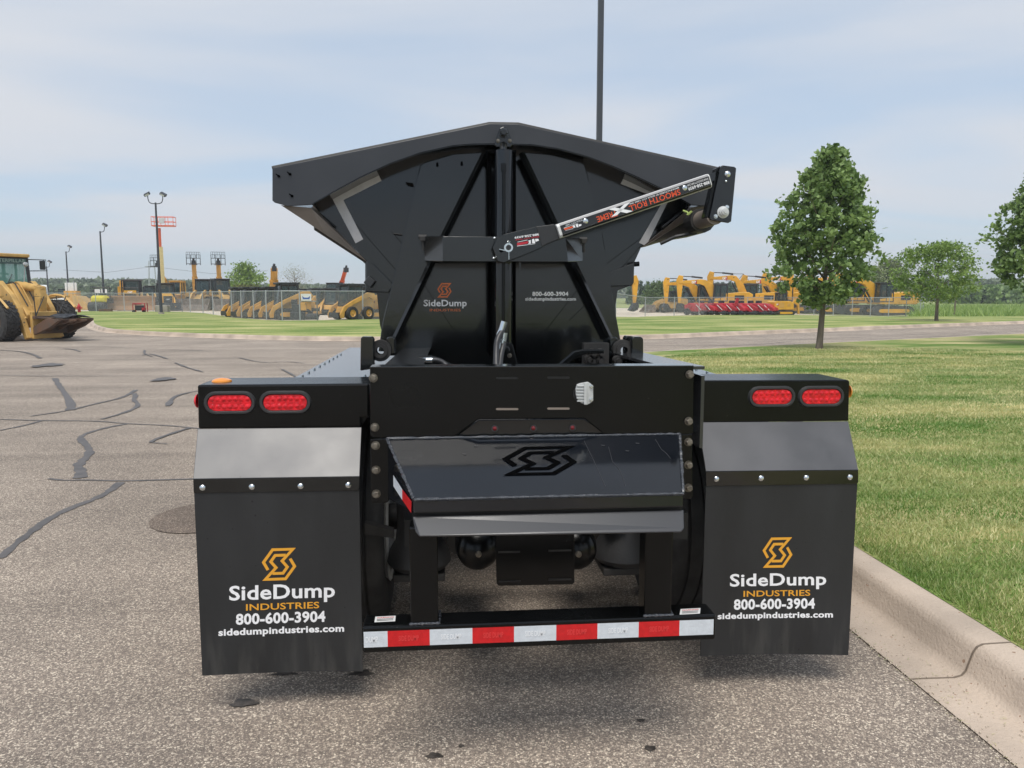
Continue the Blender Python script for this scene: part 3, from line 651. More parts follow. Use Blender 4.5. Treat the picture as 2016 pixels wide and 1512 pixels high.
# weld beads, raised emblem, tape and scuffs on the block
nrm = (A1 - A0).cross(A3 - A0).normalized(); nrm = nrm if nrm.y < 0 or nrm.z > 0 else -nrm
if nrm.z < 0: nrm = -nrm
b = MB()
for p, q_ in ((A0, A1), (A3, A2), (A0, A3), (A1, A2)):
    n_ = 60; rb = random.Random(5); b.path([p.lerp(q_, i / n_) + nrm * .001 for i in range(n_ + 1)], .005, 6, [rb.uniform(.0035, .0075) for _ in range(n_ + 1)])
b.build('weld_bead', 'weld', pb, smooth=True)
def onblock(px, py):
    r = ray(px, py); t = (A0 - CAM).dot(nrm) / r.dot(nrm); return CAM + r * t + nrm * .003
emblem('emblem', [onblock(987, 881), onblock(1136, 878), onblock(1137, 935), onblock(987, 938)], 'mark_dark', pb, 24)
b = MB()
for pts in ([(1150, 868), (1158, 885), (1168, 905), (1177, 925), (1192, 958)], [(1198, 880), (1206, 910), (1220, 925), (1232, 958)], [(1290, 865), (1302, 885), (1312, 893), (1320, 903)]):
    P = [onblock(*p) - nrm * .002 for p in pts]; b.path(P, .0008, 4)
for x, y in ((937, 878), (914, 894), (1255, 873), (1187, 877), (1235, 888)): b.add([onblock(x - 4, y), onblock(x + 4, y + .8), onblock(x + 3, y + 1.6), onblock(x - 3, y + 1.2)], [(0, 1, 2, 3)])
b.build('scratch', mat('chalky_scratch', (.055, .055, .06), .6), pb)
ck = (A3 - A0).cross(B3 - A0).normalized()
ck = ck if ck.x < 0 else -ck
def oncheek(px, py):
    r = ray(px, py); t = (A0 - CAM).dot(ck) / r.dot(ck); return CAM + r * t + ck * .003
for pts, m in (([(776, 935), (793.5, 963), (793.5, 984), (776, 957)], 'tape_white'), ([(793.5, 963), (812, 987), (811, 1010), (793.5, 984)], 'tape_red')):
    b = MB(); b.add([oncheek(*p) for p in pts], [(0, 1, 2, 3)]); b.build('reflective_tape', m, pb)
# rear underride bumper
YU = -.61
zt = (U(715, 1232, YU).z + U(1408, 1213, YU).z) / 2; zb = (U(715, 1283, YU).z + U(1408, 1263, YU).z) / 2; xa = U(713, 1250, YU).x; xb = U(1409, 1240, YU).x
b = MB(); b.box(((xa + xb) / 2, YU + .05, (zt + zb) / 2), (xb - xa, .10, zt - zb)); bp = b.build('underride_bumper', 'black', T, bevel=.007)
ht0, ht1 = zt - .016, zb + .020
segs = [(716, 763, 0), (763, 846, 1), (846, 930, 0), (930, 1012, 1), (1012, 1095, 0), (1095, 1176, 1), (1176, 1257, 0), (1257, 1337, 1), (1337, 1404, 0)]
for k, (x0, x1, r_) in enumerate(segs):
    X0, X1 = U(x0, 1250, YU).x, U(x1, 1250, YU).x; o_ = MB(); o_.prism([(X0, YU - .0012, ht0), (X1, YU - .0012, ht0), (X1, YU - .0012, ht1), (X0, YU - .0012, ht1)], (0, .002, 0))
    tp = o_.build('reflective_tape', 'tape_red' if r_ else 'tape_white', bp); w_ = X1 - X0; h_ = ht0 - ht1
    q4 = lambda a, b_, c_, d_: [(X0 + w_ * a, YU - .0024, ht0 - h_ * c_), (X0 + w_ * b_, YU - .0024, ht0 - h_ * c_), (X0 + w_ * b_, YU - .0024, ht0 - h_ * d_), (X0 + w_ * a, YU - .0024, ht0 - h_ * d_)]
    if k == 0: lettering('lettering', 'DUMP', q4(.08, .6, .3, .68), 'faint', bp, .03)
    elif k < 8: lettering('lettering', 'SIDE DUMP', q4(.26, .74, .3, .66), 'faint_red' if r_ else 'faint', bp, .03)
for x, y, x1 in ((737, 1215, 779), (1338, 1200, 1379)):
    z = zt + .001; g = lambda px, py: (lambda r: CAM + r * ((z - CAM.z) / r.z))(ray(px, py))
    o_ = MB(); o_.add([g(x + 2, y - 1), g(x1, y - 3), g(x1 - 1, y + 8), g(x, y + 10)], [(0, 1, 2, 3)]); st_ = o_.build('warning_sticker', 'whitepaint', bp)
    z += .001
    lettering('lettering', 'WARNING', [g(x + 5, y + .3), g(x1 - 4, y - 1.6), g(x1 - 4, y + .6), g(x + 4, y + 2.6)], 'redprint', bp, .02)
    for k in range(2): o_ = MB(); o_.add([g(x + 5, y + 4 + k * 2.4), g(x1 - 5, y + 2.2 + k * 2.4), g(x1 - 5, y + 3 + k * 2.4), g(x + 5, y + 5 + k * 2.4)], [(0, 1, 2, 3)]); o_.build('print_line', 'bezel', bp)
for xl, xr in ((807, 862), (1270, 1324)):
    X0, X1 = U(xl, 1150, YU + .005).x, U(xr, 1150, YU + .005).x
    b = MB(); b.box(((X0 + X1) / 2, YU + .05, (zt + .865) / 2), (X1 - X0, .085, .865 - zt)); po = b.build('bumper_post', 'black', T, bevel=.006)
    b = MB(); rb = random.Random(8)
    for (a, c_) in (((X0 - .004, YU + .004, zt + .003), (X1 + .004, YU + .004, zt + .003)), ((X1 + .004, YU + .004, zt + .003), (X1 + .004, YU + .1, zt + .003))):
        n_ = 14; b.path([Vector(a).lerp(Vector(c_), i / n_) for i in range(n_ + 1)], .005, 6, [rb.uniform(.003, .0065) for _ in range(n_ + 1)])
    b.build('weld_bead', 'weld', po, smooth=True)
# centre plate, tanks and axles underneath
b = MB(); b.pl([(975, 1040), (1131, 1038), (1131, 1147), (1127, 1151), (982, 1154), (978, 1150)], -.16, .02); hp = b.build('hitch_plate', 'black', T, bevel=.003)
for x0, x1, y, m in ((981, 1024, 1087, 'dirty'), (1080, 1125, 1084, 'dirty'), (982, 1025, 1145, 'dirty'), (1080, 1125, 1141, 'dirty')):
    b = MB(); b.pl([(x0, y - 1.4), (x1, y - 2.2), (x1, y + 1.2), (x0, y + 2)], -.163, .004); b.build('slot', m, hp)
for x, s in ((941, -1), (1135, 1)):
    c = U(x, 1083, .15); b = MB(); b.lathe(c, (0, 1, 0), [(-.05, .0005), (-.045, .04), (-.02, .075), (0, .088), (.05, .096), (.5, .096), (.55, .07), (.56, .0005)], 36); ta = b.build('air_tank', 'black', T, smooth=True)
    b = MB(); b.lathe(c + Vector((0, -.05, 0)), BK, [(0, .014), (.012, .012), (.014, .0005)], 10); b.build('drain_plug', 'bolt', ta)
for yc in (.78, 2.02, 3.26):  # the third, foremost axle set is added to block light from the ground below
    b = MB(); b.tube((-.95, yc, .50), (.97, yc, .50), .065, seg=20); b.build('axle', 'dirty', T, smooth=True)
    for s in (-1, 1):
        b = MB(); b.lathe((s * .49 + .01, yc - .28, .34), (0, 0, 1), [(0, .0005), (0, .125), (.03, .15), (.08, .14), (.13, .11), (.22, .10), (.36, .105), (.42, .12), (.44, .0005)], 28); b.build('air_spring', 'bezel', T, smooth=True); b = MB(); b.box((s * .49 + .01, yc - .25, .315), (.24, .26, .035)); b.build('spring_seat', 'dirty', T, bevel=.006)
        b = MB(); b.lathe((s * .26 + .01, yc - .12, .52), (0, -1, 0), [(0, .0005), (0, .07), (.03, .085), (.08, .085), (.1, .07), (.1, .0005)], 20); b.build('brake_chamber', 'dirty', T, smooth=True)
        b = MB(); b.path(chaikin([(s * .26, yc - .22, .55), (s * .3, yc - .34, .62), (s * .22, yc - .3, .8), (s * .15, yc - .1, .95)], 2), .009, 6); b.build('air_line', 'hose', T)
        b = MB(); b.box((s * .42 + .01, yc + .05, .56), (.09, .9, .09)); b.tube((s * .3 + .01, yc - .02, .42), (s * .3 + .01, yc - .2, .42), .06, seg=16); b.build('suspension_arm', 'dirty', T)
        for xo in (.80, 1.12):
            tprof = [(-.125, .29), (-.14, .34), (-.15, .42), (-.14, .475), (-.118, .495), (-.075, .50), (-.072, .488), (-.062, .488), (-.06, .502), (-.005, .504), (-.004, .49), (.004, .49), (.005, .504), (.06, .502), (.062, .488), (.072, .488), (.075, .50), (.118, .495), (.14, .475), (.15, .42), (.14, .34), (.125, .29)]
            b = MB(); b.lathe((s * xo + .02, yc, .50), (1, 0, 0), tprof, 60); wh = b.build('wheel', 'tyre', T, smooth=True)
            b = MB(); b.lathe((s * xo + .02, yc, .50), (1, 0, 0), [(-.150, .275), (-.160, .30), (-.150, .315), (-.10, .27), (-.03, .26), (-.02, .10), (.02, .10), (.03, .26), (.10, .27), (.150, .315), (.160, .30), (.150, .275)], 40); b.build('rim', 'alu', wh, smooth=True)
for x in (-.45, .50):
    b = MB(); b.box((x, -.05, .75), (.10, .5, .10)); b.build('suspension_hanger', 'dark', T)
b = MB(); b.pl([(718, 1030), (775, 1045), (775, 1060), (718, 1052)], .25, .05); b.build('shock_mount', 'dirty', T)

# ---- the tub
YT = 1.10; YG = 1.27      # rim plate and recessed end wall
inner = [(614, 403), (651, 382), (708, 351), (768, 323), (827, 302), (892, 288), (929, 285), (985, 284.5), (1047, 286), (1099, 294), (1158, 310), (1208, 329), (1258, 351), (1310, 376), (1360, 404)]
outer = [(1398, 406), (1413, 398), (1414, 332), (1020, 244), (964, 243), (538, 330), (536, 333), (536, 395), (541, 399), (552, 402), (566, 406)]
b = MB(); ip = [U(*p, YT) for p in inner]; m_ = len(ip)
b.prism(ip + [U(*p, YT) for p in outer], (0, .010, 0)); rim = b.build('tub_rim_plate', 'rimpaint', T, bevel=.003)
b = MB()
for i in range(m_ - 1): b.prism([ip[i], ip[i + 1], ip[i + 1] + Vector((0, 0, .006)), ip[i] + Vector((0, 0, .006))], (0, YG - YT, 0))
b.build('rim_return_flange', 'satin', rim)
for x, y in ((549, 347), (571, 343), (575, 386)):
    b = MB(); b.disc(U(x, y, YT), BK, .007, .006, 10); b.tube(U(x, y, YT) + Vector((0, -.005, 0)), U(x - 5, y - 4, YT) + Vector((0, -.01, 0)), .003, seg=6); b.build('lashing_pin', 'mark_dark', rim)
# top edge flat bar with its rubber seal
b = MB(); b.path([U(536, 331, YT + .02), U(964, 244, YT + .02), U(1020, 245, YT + .02), U(1414, 333, YT + .02)], .011, 6); b.build('top_seal', 'dirty', rim)
wb = [(614, 403), (722, 514), (719, 517), (719, 575), (742, 578), (748, 640), (765, 700), (850, 702), (905, 718), (960, 722), (1030, 722), (1085, 718), (1150, 702), (1215, 700), (1212, 600), (1216, 572), (1240, 563), (1248, 556), (1248, 520), (1249, 516), (1262, 487), (1376, 380)]
top_in = [(x, y) for x, y in reversed(inner)][1:]
b = MB(); b.pl([(614, 403)] + wb[1:-1] + [(1368, 398)] + [(x, y) for x, y in reversed(inner[1:-1])], YG, .012); ew = b.build('tub_end_wall', 'satin', T)
# tub shell running forward
def sec(y, k=1.0):
    P = [(536, 334), (541, 399), (722, 514), (755, 600), (820, 668), (905, 716), (1085, 716), (1160, 668), (1212, 600), (1262, 487), (1400, 404), (1413, 334)]
    out = []
    for x, z in P: p = U(x, z, YG); out.append(Vector((p.x * k, y, p.z)))
    return out
b = MB(); s0, s1 = sec(YG + .012, .97), sec(9.6, .97); n_ = len(s0)
b.add(s0 + s1, [(i, i + 1, i + 1 + n_, i + n_) for i in range(n_ - 1)]); b.add(sec(9.6, .97), [list(range(n_))]); b.build('tub_shell', 'satin', T)
for y in (2.6, 4.2, 5.8, 7.4, 9.0):
    for sgn in (0, 1):
        q0 = sec(y, .985); pts = q0[:3] if sgn == 0 else q0[-3:]
        b = MB(); b.path(pts, .05, 4); b.build('tub_rib', 'satin', T)
# flared side gussets below the rim
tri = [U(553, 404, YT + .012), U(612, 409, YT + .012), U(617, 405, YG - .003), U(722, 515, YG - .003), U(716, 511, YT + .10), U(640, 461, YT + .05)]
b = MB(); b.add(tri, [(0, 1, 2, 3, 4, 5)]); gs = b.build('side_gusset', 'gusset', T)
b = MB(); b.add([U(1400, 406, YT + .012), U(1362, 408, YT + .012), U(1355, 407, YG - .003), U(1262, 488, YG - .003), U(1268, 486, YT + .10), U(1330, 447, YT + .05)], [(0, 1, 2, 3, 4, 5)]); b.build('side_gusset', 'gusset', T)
for pts in ([(619, 414), (659, 447)],):
    b = MB(); b.tube(U(*pts[0], YG - .02), U(*pts[1], YG - .02), .008, seg=8); b.build('edge_bar', 'black', T)
# folded plates on the end wall, seen as fine creases
for p in ([(678, 415), (830, 590)], [(700, 500), (760, 560)], [(770, 455), (850, 545)], [(1300, 440), (1195, 560)], [(1290, 448), (1180, 530)], [(835, 560), (905, 668)], [(1145, 560), (1075, 650)], [(1150, 602), (1120, 632)], [(905, 638), (955, 638)], [(1022, 638), (1065, 638)]):
    cre = MB(); cre.path([U(*q_, YG - .0005) for q_ in p], .0012, 4); cre.build('weld_seam', 'black', ew)
# big A-shaped legs: web plate and tube brace, left and right
for legs, brace, drop in (([(833, 321), (845, 317), (893, 303), (957, 299), (872, 470), (846, 525), (779, 672), (772, 692), (745, 692), (752, 640), (827, 326)], [(957, 297), (871, 470), (775, 672)], 0),
                    ([(1025, 299), (1085, 304), (1140, 318), (1149, 322), (1153, 330), (1185, 452), (1208, 595), (1226, 692), (1200, 692), (1196, 660), (1105, 462)], [(1027, 301), (1103, 462), (1204, 672)], 1)):
    b = MB(); b.pl(legs, YG - .075, .07); lg = b.build('leg_web', 'satin', T, bevel=.004)
    b = MB()
    pa = [U(*p, YG - .115) for p in brace]; b.path(pa, .0165, 4); bo = b.build('diagonal_brace', 'satin', T)
for x, y, Y, w_ in ((806, 361, YG - .02, 14), (808, 364, YG - .02, 12), (783, 461, YG - .02, 16)):
    b = MB(); b.tube(U(x - w_ / 2, y - 1, Y), U(x + w_ / 2, y + 1, Y), .0045, seg=8); b.build('latch_pin', 'black', ew)
for x, y in ((861, 324), (909, 322)):
    b = MB(); b.disc(U(x, y - 2, YG - .076), BK, .006, .003, 10); b.disc(U(x, y + 2, YG - .076), BK, .0075, .002, 10); b.build('keyhole', 'mark_dark', ew)
# stub plates low on both sides
b = MB(); b.pl([(722, 515), (735, 520), (775, 560), (765, 576), (719, 574)], YG - .05, .05); b.build('lower_cheek', 'satin', T, bevel=.004)
b = MB(); b.pl([(1249, 517), (1248, 556), (1244, 563), (1200, 564), (1190, 540)], YG - .05, .05); b.build('lower_cheek', 'satin', T, bevel=.004)
b = MB(); b.tube(U(1240, 521, YG - .03), U(1258, 519.5, YG - .03), .014, seg=10); b.build('side_stub', 'satin', T)
c = U(728, 555, YG - .08); b = MB(); b.box(c[:], (.045, .05, .045), Matrix.Rotation(R(38), 3, 'Y')); b.build('rubber_bumper_pad', 'mblack', T, bevel=.004)
# cylinder in its guide channel
b = MB()
for x0, x1, Y in ((961, 968, YG - .16), (1009, 1016, YG - .16)): b.pl([(x0, 295), (x1, 295), (x1 - .5, 700), (x0 + 2, 700)], Y, .15)
b.pl([(960, 295), (1017, 295), (1016, 302), (961, 302)], YG - .24, .2)
b.build('cylinder_guide', 'mark_dark', T, bevel=.004)
b = MB(); pt, pbm = U(992, 297, .93), U(991, 700, .93); b.tube(pt, pbm, .0455, seg=32); cy = b.build('hoist_cylinder', 'gloss', T, smooth=True)
b = MB(); b.tube(U(992, 330, .86), U(991, 636, .86), .0085, seg=8); b.tube(U(991.5, 322, .865), U(991.5, 338, .865), .013, seg=10); b.build('feed_pipe', 'black', cy, smooth=True)
b = MB(); b.pl([(984, 252), (991, 249), (999, 252), (1010, 285), (1005, 290), (978, 290), (973, 285)], YT - .03, .03); bk = b.build('pin_bracket', 'satin', T, bevel=.004)
bolt(U(991.5, 262, YT - .03), BK, .020, 'pin', 'satin', bk, .03); 
for x in (980.5, 1003.5): bolt(U(x, 277.5, YT - .03), BK, .0085, parent=bk, h=.012)
b = MB(); b.tube(U(991, 286, YT - .05), U(991, 300, .95), .02, seg=12); b.build('cylinder_rod_end', 'satin', T)
b = MB(); b.pl([(975, 690), (985, 676), (998, 673), (1010, 678), (1020, 722), (968, 722)], .55, .04); kb = b.build('cylinder_foot', 'black', T, bevel=.004)
bolt(U(996, 688, .55), BK, .018, 'pin', 'satin', kb, .02); bolt(U(1003, 700, .55), BK, .009, parent=kb, h=.012)
# box crossbar with angled ends
YC = .80
b = MB(); f_ = [U(872, 465, YC), U(1113, 467, YC), U(1118, 516, YC), U(872, 515, YC)]; l_ = [U(836, 465, YC + .16), U(836, 514, YC + .16)]; r_ = [U(1147, 470, YC + .16), U(1147, 515, YC + .16)]
pts = [f_[0], f_[1], f_[2], f_[3], l_[0], l_[1], r_[0], r_[1]]; bk_ = [U(836, 465, YC + .30), U(836, 514, YC + .30), U(1147, 470, YC + .30), U(1147, 515, YC + .30)]
b.add(pts + bk_, [(0, 3, 2, 1), (4, 5, 3, 0), (1, 2, 7, 6), (4, 0, 1, 6, 10, 8), (5, 9, 11, 7, 2, 3), (8, 9, 5, 4), (6, 7, 11, 10), (8, 10, 11, 9)]); cb = b.build('crossbar', 'satin', T, bevel=.003)
for x, y, Y in ((832, 466, YC + .17), (1148, 471, YC + .17)):
    b = MB(); b.lathe(U(x, y, Y), (1, 0, 0), [(-.02, .012), (.02, .012)], 8); b.box(U(x, y + 4, Y)[:], (.03, .03, .02)); b.tube(U(x, y + 2, Y), U(x + 2, y + 26, Y), .007, seg=6); b.build('clamp', 'dirty', cb)
b = MB(); b.tube(U(1024, 516, YC + .05), U(1024, 530, YC + .05), .006, seg=6); b.build('hanging_strap', 'satin', cb)
# prints on the end wall
q = lambda x0, y0, x1, y1, dy=0: qpx(x0, y0, x1, y1, YG - .004, dy)
emblem('emblem', q(861, 557, 889, 586), 'orangeprint', ew, 29)
lettering('lettering', 'SideDump', q(834, 590, 919, 607), 'white', ew, .022); lettering('lettering', 'INDUSTRIES', q(846, 608, 907, 613), 'orangeprint', ew, .01)
lettering('lettering', '800-600-3904', q(1048, 574, 1119, 583), 'white', ew, .034); lettering('lettering', 'sidedumpindustries.com', q(1034, 585, 1134, 594), 'white', ew, .034)
for pts in ([(651, 385), (744, 341), (751, 356), (676, 394)], [(651, 385), (676, 394), (715, 471), (700, 479)], [(1229, 348), (1300, 372), (1300, 392), (1222, 362)], [(1302, 402), (1316, 395), (1272, 484), (1258, 478)]):
    b = MB(); b.pl(pts, YG - .004, .002); b.build('reflective_tape', 'tape_silver', ew)
# ---- tarp arm
YA = .72
b = MB(); b.pl([(970, 488), (978, 470), (992, 461), (1030, 452), (1056, 446), (1064, 450), (1074, 481), (1070, 486), (1030, 503), (992, 517), (980, 514)], YA, .012); ap = b.build('tarp_arm_plate', 'satin', T, bevel=.002)
b = MB(); b.pl([(1056, 446), (1092, 441), (1102, 470), (1076, 481), (1067, 486), (1062, 468)], YA - .004, .035); b.build('tarp_arm_neck', 'hose', T, bevel=.003)
c = U(1001, 487.5, YA); b = MB(); b.lathe(c, BK, [(0, .012), (0, .0215), (.006, .0215), (.006, .012), (0, .012)], 28); b.build('pivot_washer', 'chrome', ap)
b = MB(); b.disc(c, BK, .0125, .016, 16); b.build('pivot_pin', 'mblack', ap)
b = MB(); b.path([U(1002, 495, YA - .016), U(1002, 511, YA - .016)], .0022, 5); b.path([U(994, 493, YA - .016), U(983, 490.5, YA - .016)], .0028, 5); b.path([U(1002, 480, YA - .012), U(999, 476, YA - .012), U(1001, 474, YA - .012), U(1004, 476, YA - .012), U(1001, 481, YA - .012)], .0018, 5); b.build('cotter_pin', 'chrome', ap)
b = MB(); b.disc(U(987, 493, YA), BK, .010, .001, 16); b.build('hole', 'mark_dark', ap)
for x, y in ((973.5, 469), (972, 508.5)): bolt(U(x, y, YC), BK, .0075, 'screw', 'chrome', cb, .008, False, True)
EL, ER = (1097, 456.5), (1395, 356.5)
p0, p1 = U(*EL, YA + .006), U(*ER, YA + .06)
ax = (p1 - p0).normalized(); upv = Vector((0, -1, 0)).cross(ax); upv = -upv if upv.z < 0 else upv; outv = ax.cross(upv).normalized(); outv = -outv if outv.y > 0 else outv
upv = outv.cross(ax).normalized(); upv = -upv if upv.z < 0 else upv
hw = (U(1092, 442, YA) - U(1102, 469.5, YA)).length / 2
b = MB(); vs = []; profile = [(-hw, 0), (-hw * .92, .022), (-hw * .6, .030), (hw * .6, .030), (hw * .92, .022), (hw, 0), (hw * .9, -.02), (-hw * .9, -.02)]
for p in (p0, p1): vs += [p + upv * a + outv * o_ for a, o_ in profile]
b.add(vs, [(i, (i + 1) % 8, 8 + (i + 1) % 8, 8 + i) for i in range(8)] + [list(range(8))[::-1], list(range(8, 16))]); arm = b.build('tarp_arm', 'whitepaint', T, bevel=.003)
LEN = (p1 - p0).length
def on_arm(s, a, e=.0015): return p0 + ax * (LEN * s) + upv * (hw * a) + outv * (.030 + e)
def armrect(name, s0, s1, a0, a1, m, e=.0012):
    b = MB(); b.add([on_arm(s0, a1, e), on_arm(s1, a1, e), on_arm(s1, a0, e), on_arm(s0, a0, e)], [(0, 1, 2, 3)]); return b.build(name, m, arm)
armrect('label', .018, .992, -.60, .60, 'label_black'); 
def facet(name, s0, s1, a0, o0, a1, o1, m):
    b = MB(); d = outv * .0012
    P = lambda s, a, o_: p0 + ax * (LEN * s) + upv * (hw * a) + outv * o_ + d + upv * (.001 if a > 0 else -.001)
    b.add([P(s0, a1, o1), P(s1, a1, o1), P(s1, a0, o0), P(s0, a0, o0)], [(0, 1, 2, 3)]); b.build(name, m, arm)
facet('label', .018, .992, .60, .030, .86, .0235, 'label_grey'); facet('label', .018, .992, -.86, .0235, -.60, .030, 'label_black')
# the writing hangs upside down on the arm: its left end is at the right of the photo
def armtext(s, sa, sb_, lo, hi, m, bold=.0): return lettering('lettering', s, [on_arm(sb_, lo, .0028), on_arm(sa, lo, .0028), on_arm(sa, hi, .0028), on_arm(sb_, hi, .0028)], m, arm, bold)
armtext('SMOOTH ROLL', .455, .79, -.56, .22, 'redorange', .012); armtext('TREME', .245, .375, -.56, .22, 'redorange', .012)
armtext('MANUFACTURED BY SIOUX CITY TARP, INC.', .46, .79, .32, .55, 'white', .01)
armtext('888-258-6939', .845, .985, -.42, .02, 'white', .02); armtext('WWW.SIOUXCITYTARP.COM', .845, .985, .18, .46, 'white')
armtext('SIOUX CITY TARP', .05, .16, .30, .52, 'faint')
for (s0, s1, a0, a1) in ((.352, .452, .62, -.85), (.452, .352, .62, -.62)):
    b = MB(); wq = .020; b.add([on_arm(s0 - wq, a0, .0034), on_arm(s0 + wq, a0, .0034), on_arm(s1 + wq, a1 * .72, .0034), on_arm(s1 - wq, a1 * .72, .0034)], [(0, 1, 2, 3)]); b.build('big_letter_stroke', 'white', arm)
for s in (.175, .825): b = MB(); b.lathe(on_arm(s, .12, 0), outv, [(0, .0125), (.004, .0125), (.007, .007), (.0075, .0005)], 16); b.build('rivet', 'chrome', arm, smooth=True)
# small tanker drawing on label and plate
def truck(f_, name, par, red='redprint'):
    for pts, m in (([(0, .1), (.55, .25), (.55, .55), (.02, .5)], red), ([(.5, .15), (.62, .12), (.64, .7), (.52, .62)], 'white'), ([(.68, .15), (.82, .1), (.8, .8), (.7, .75)], 'white'), ([(.84, .3), (1, .42), (.98, .7), (.84, .75)], 'white'), ([(0, 0), (.8, .0), (.8, .05), (0, .08)], 'white'), ([(.05, .6), (.5, .72), (.5, .78), (.05, .66)], 'white')):
        b = MB(); b.add([f_(x, y) for x, y in pts], [(0, 1, 2, 3)]); b.build(name, m, par)
truck(lambda x, y: on_arm(.035 + .11 * x, .2 - .65 * y, .003), 'truck_drawing', arm, 'redorange')
fp = lambda x, y: U(1018 + x * 44 - y * 2.5, 485 - y * 16 - x * 6, YA - .003)
truck(lambda x, y: fp(x, .0 + y * .8), 'truck_drawing', ap)
lettering('lettering', '888.258.6939', [fp(1.05, .95), fp(-.05, .95), fp(-.05, 1.22), fp(1.05, 1.22)][0:4], 'white', ap, .02)
lettering('lettering', 'SIOUX CITY TARP', [fp(1.05, .72), fp(-.02, .72), fp(-.02, .9), fp(1.05, .9)], 'redprint', ap, .02)
# arm end, bracket and motor
b = MB(); b.prism([U(1394, 345, YA + .06), U(1424, 330, YA + .1), U(1424, 342, YA + .1), U(1396, 362, YA + .06)], (0, .03, 0)); b.build('arm_extension', 'satin', T)
b = MB(); b.pl([(1418, 330), (1422, 325), (1446, 328), (1450, 331), (1440, 436), (1434, 439), (1398, 433), (1397, 428)], YA + .07, .012); bo = b.build('roller_bracket', 'satin', T, bevel=.004)
b = MB(); b.pl([(1411, 330), (1419, 326), (1398, 430), (1388, 428)], YA + .085, .06); b.build('bracket_cheek', 'black', T, bevel=.003)
bolt(U(1432, 343, YA + .07), BK, .0155, 'bolt', 'chrome', bo, .012, True, True); bolt(U(1429, 357, YA + .07), BK, .007, 'bolt', 'chrome', bo, .008, False, True)
c = U(1423, 418, YA + .07); b = MB(); b.lathe(c, BK, [(0, .030), (.006, .030), (.008, .022), (.02, .022), (.022, .016), (.034, .016), (.034, .008), (.042, .008), (.042, .0005)], 24); b.build('bearing', 'alu', bo, smooth=True)
for x, y in ((1431, 408), (1409, 426)): bolt(U(x, y, YA + .07), BK, .0085, 'bolt', 'chrome', bo, .01)
cA, cB = U(1408, 424, YA + .09), U(1372, 436, YA + .32); b = MB(); b.tube(cA, cB, .046, seg=28); b.build('tarp_motor', 'greysteel', T, smooth=True)
b = MB(); dirv = (cB - cA).normalized(); b.lathe(cA.lerp(cB, .75), dirv, [(0, .046), (0, .060), (.10, .060), (.10, .04)], 18); b.build('motor_collar', 'dirty', T)
rt = random.Random(4); b = MB(); P = [U(1384, 440, YA + .35), U(1358, 444, 1.35), U(1342, 446, 1.6), U(1330, 452, 2.0)]; st0 = U(1346, 446, 1.35); st0 = Vector((1.24, 1.2, st0.z))
b.path([Vector((1.075, 1.20 + k * .33, 2.03 + rt.uniform(-.006, .006))) for k in range(26)], .07, 14, [.075 + rt.uniform(-.009, .009) for _ in range(26)]); b.build('rolled_tarp', 'mblack', T, smooth=True)
b = MB(); b.path([U(1300, 480, 1.15), U(1330, 466, 1.12), U(1372, 458, 1.08)], .010, 6); b.build('tarp_strap', 'mblack', T)
b = MB(); b.path(chaikin([U(1345, 415, 1.0), U(1356, 419, .98), U(1352, 425, .98), U(1362, 416, .98)], 1), .006, 5); b.build('green_cord', mat('green_cord', (.35, .45, .12), .7), T)
b = MB(); b.tube(U(1303, 449, YG - .06), U(1354, 409, YG - .06), .016, seg=10); b.build('edge_bar', 'black', T)

# ------------------------------------------------------------------ trees and grass
def leaves(C, size, seed, up=.35, n_w=1.0):
    """one quad per leaf centre, turned at random"""
    r = np.random.default_rng(seed); n = len(C)
    a = r.normal(size=(n, 3)); a[:, 2] += up; a /= np.linalg.norm(a, axis=1)[:, None]
    b = r.normal(size=(n, 3)); u = np.cross(a, b); u /= np.linalg.norm(u, axis=1)[:, None]; v = np.cross(a, u)
    s = size * r.uniform(.6, 1.25, n)[:, None] / 2
    V = np.stack([C - u * s, C - v * s * .72 * n_w, C + u * s, C + v * s * .72 * n_w], 1).reshape(-1, 3)
    return V, np.arange(4 * n).reshape(-1, 4)
def crown_points(base, z0, z1, rf, nc, per, spread, seed, shell=.55, squash=.8):
    r = np.random.default_rng(seed); P = []
    for i in range(nc):
        t = r.random() ** .85; z = z0 + (z1 - z0) * t; a = r.random() * 6.2832; R0 = rf(t) * (.82 + .22 * math.sin(3 * a + seed) + .12 * math.sin(7 * a + 9 * t))
        rad = R0 * (shell + (1 - shell) * r.random() ** .5) if r.random() < .8 else R0 * r.random()
        c = np.array([base[0] + rad * math.cos(a), base[1] + rad * math.sin(a), base[2] + z])
        P.append(c + r.normal(size=(per, 3)) * spread * np.array([1, 1, squash]) * r.uniform(.6, 1.25))
    return np.concatenate(P)
def limbs(b, base, h, z0, rf, r0, n, seed, lean=0):
    r = random.Random(seed); top = Vector((base[0] + lean, base[1], base[2] + h))
    b0 = Vector(base)
    pts = [b0 + Vector((lean * t + .02 * math.sin(5 * t), .015 * math.sin(7 * t), h * t)) for t in (0, .03, .12, .3, .5, .7, .9)]
    b.path(pts, r0, 12, [r0 * 1.3, r0 * 1.05, r0 * .92, r0 * .72, r0 * .5, r0 * .3, r0 * .1])
    for i in range(n):
        t = z0 / h + (1 - z0 / h) * (i + .3) / n * .85; a = i * 2.4 + r.random(); s = b0 + Vector((lean * t, 0, h * t)); rd = rf(min(1, max(0, (h * t - z0) / (h - z0)))) * r.uniform(.6, .95)
        e = s + Vector((rd * math.cos(a), rd * math.sin(a), rd * r.uniform(.4, .9)))
        m_ = s.lerp(e, .5) + Vector((0, 0, -.08 * rd)); k = r0 * (1 - t) * .55 + .006
        b.path([s, m_, e], k, 6, [k, k * .6, k * .2])
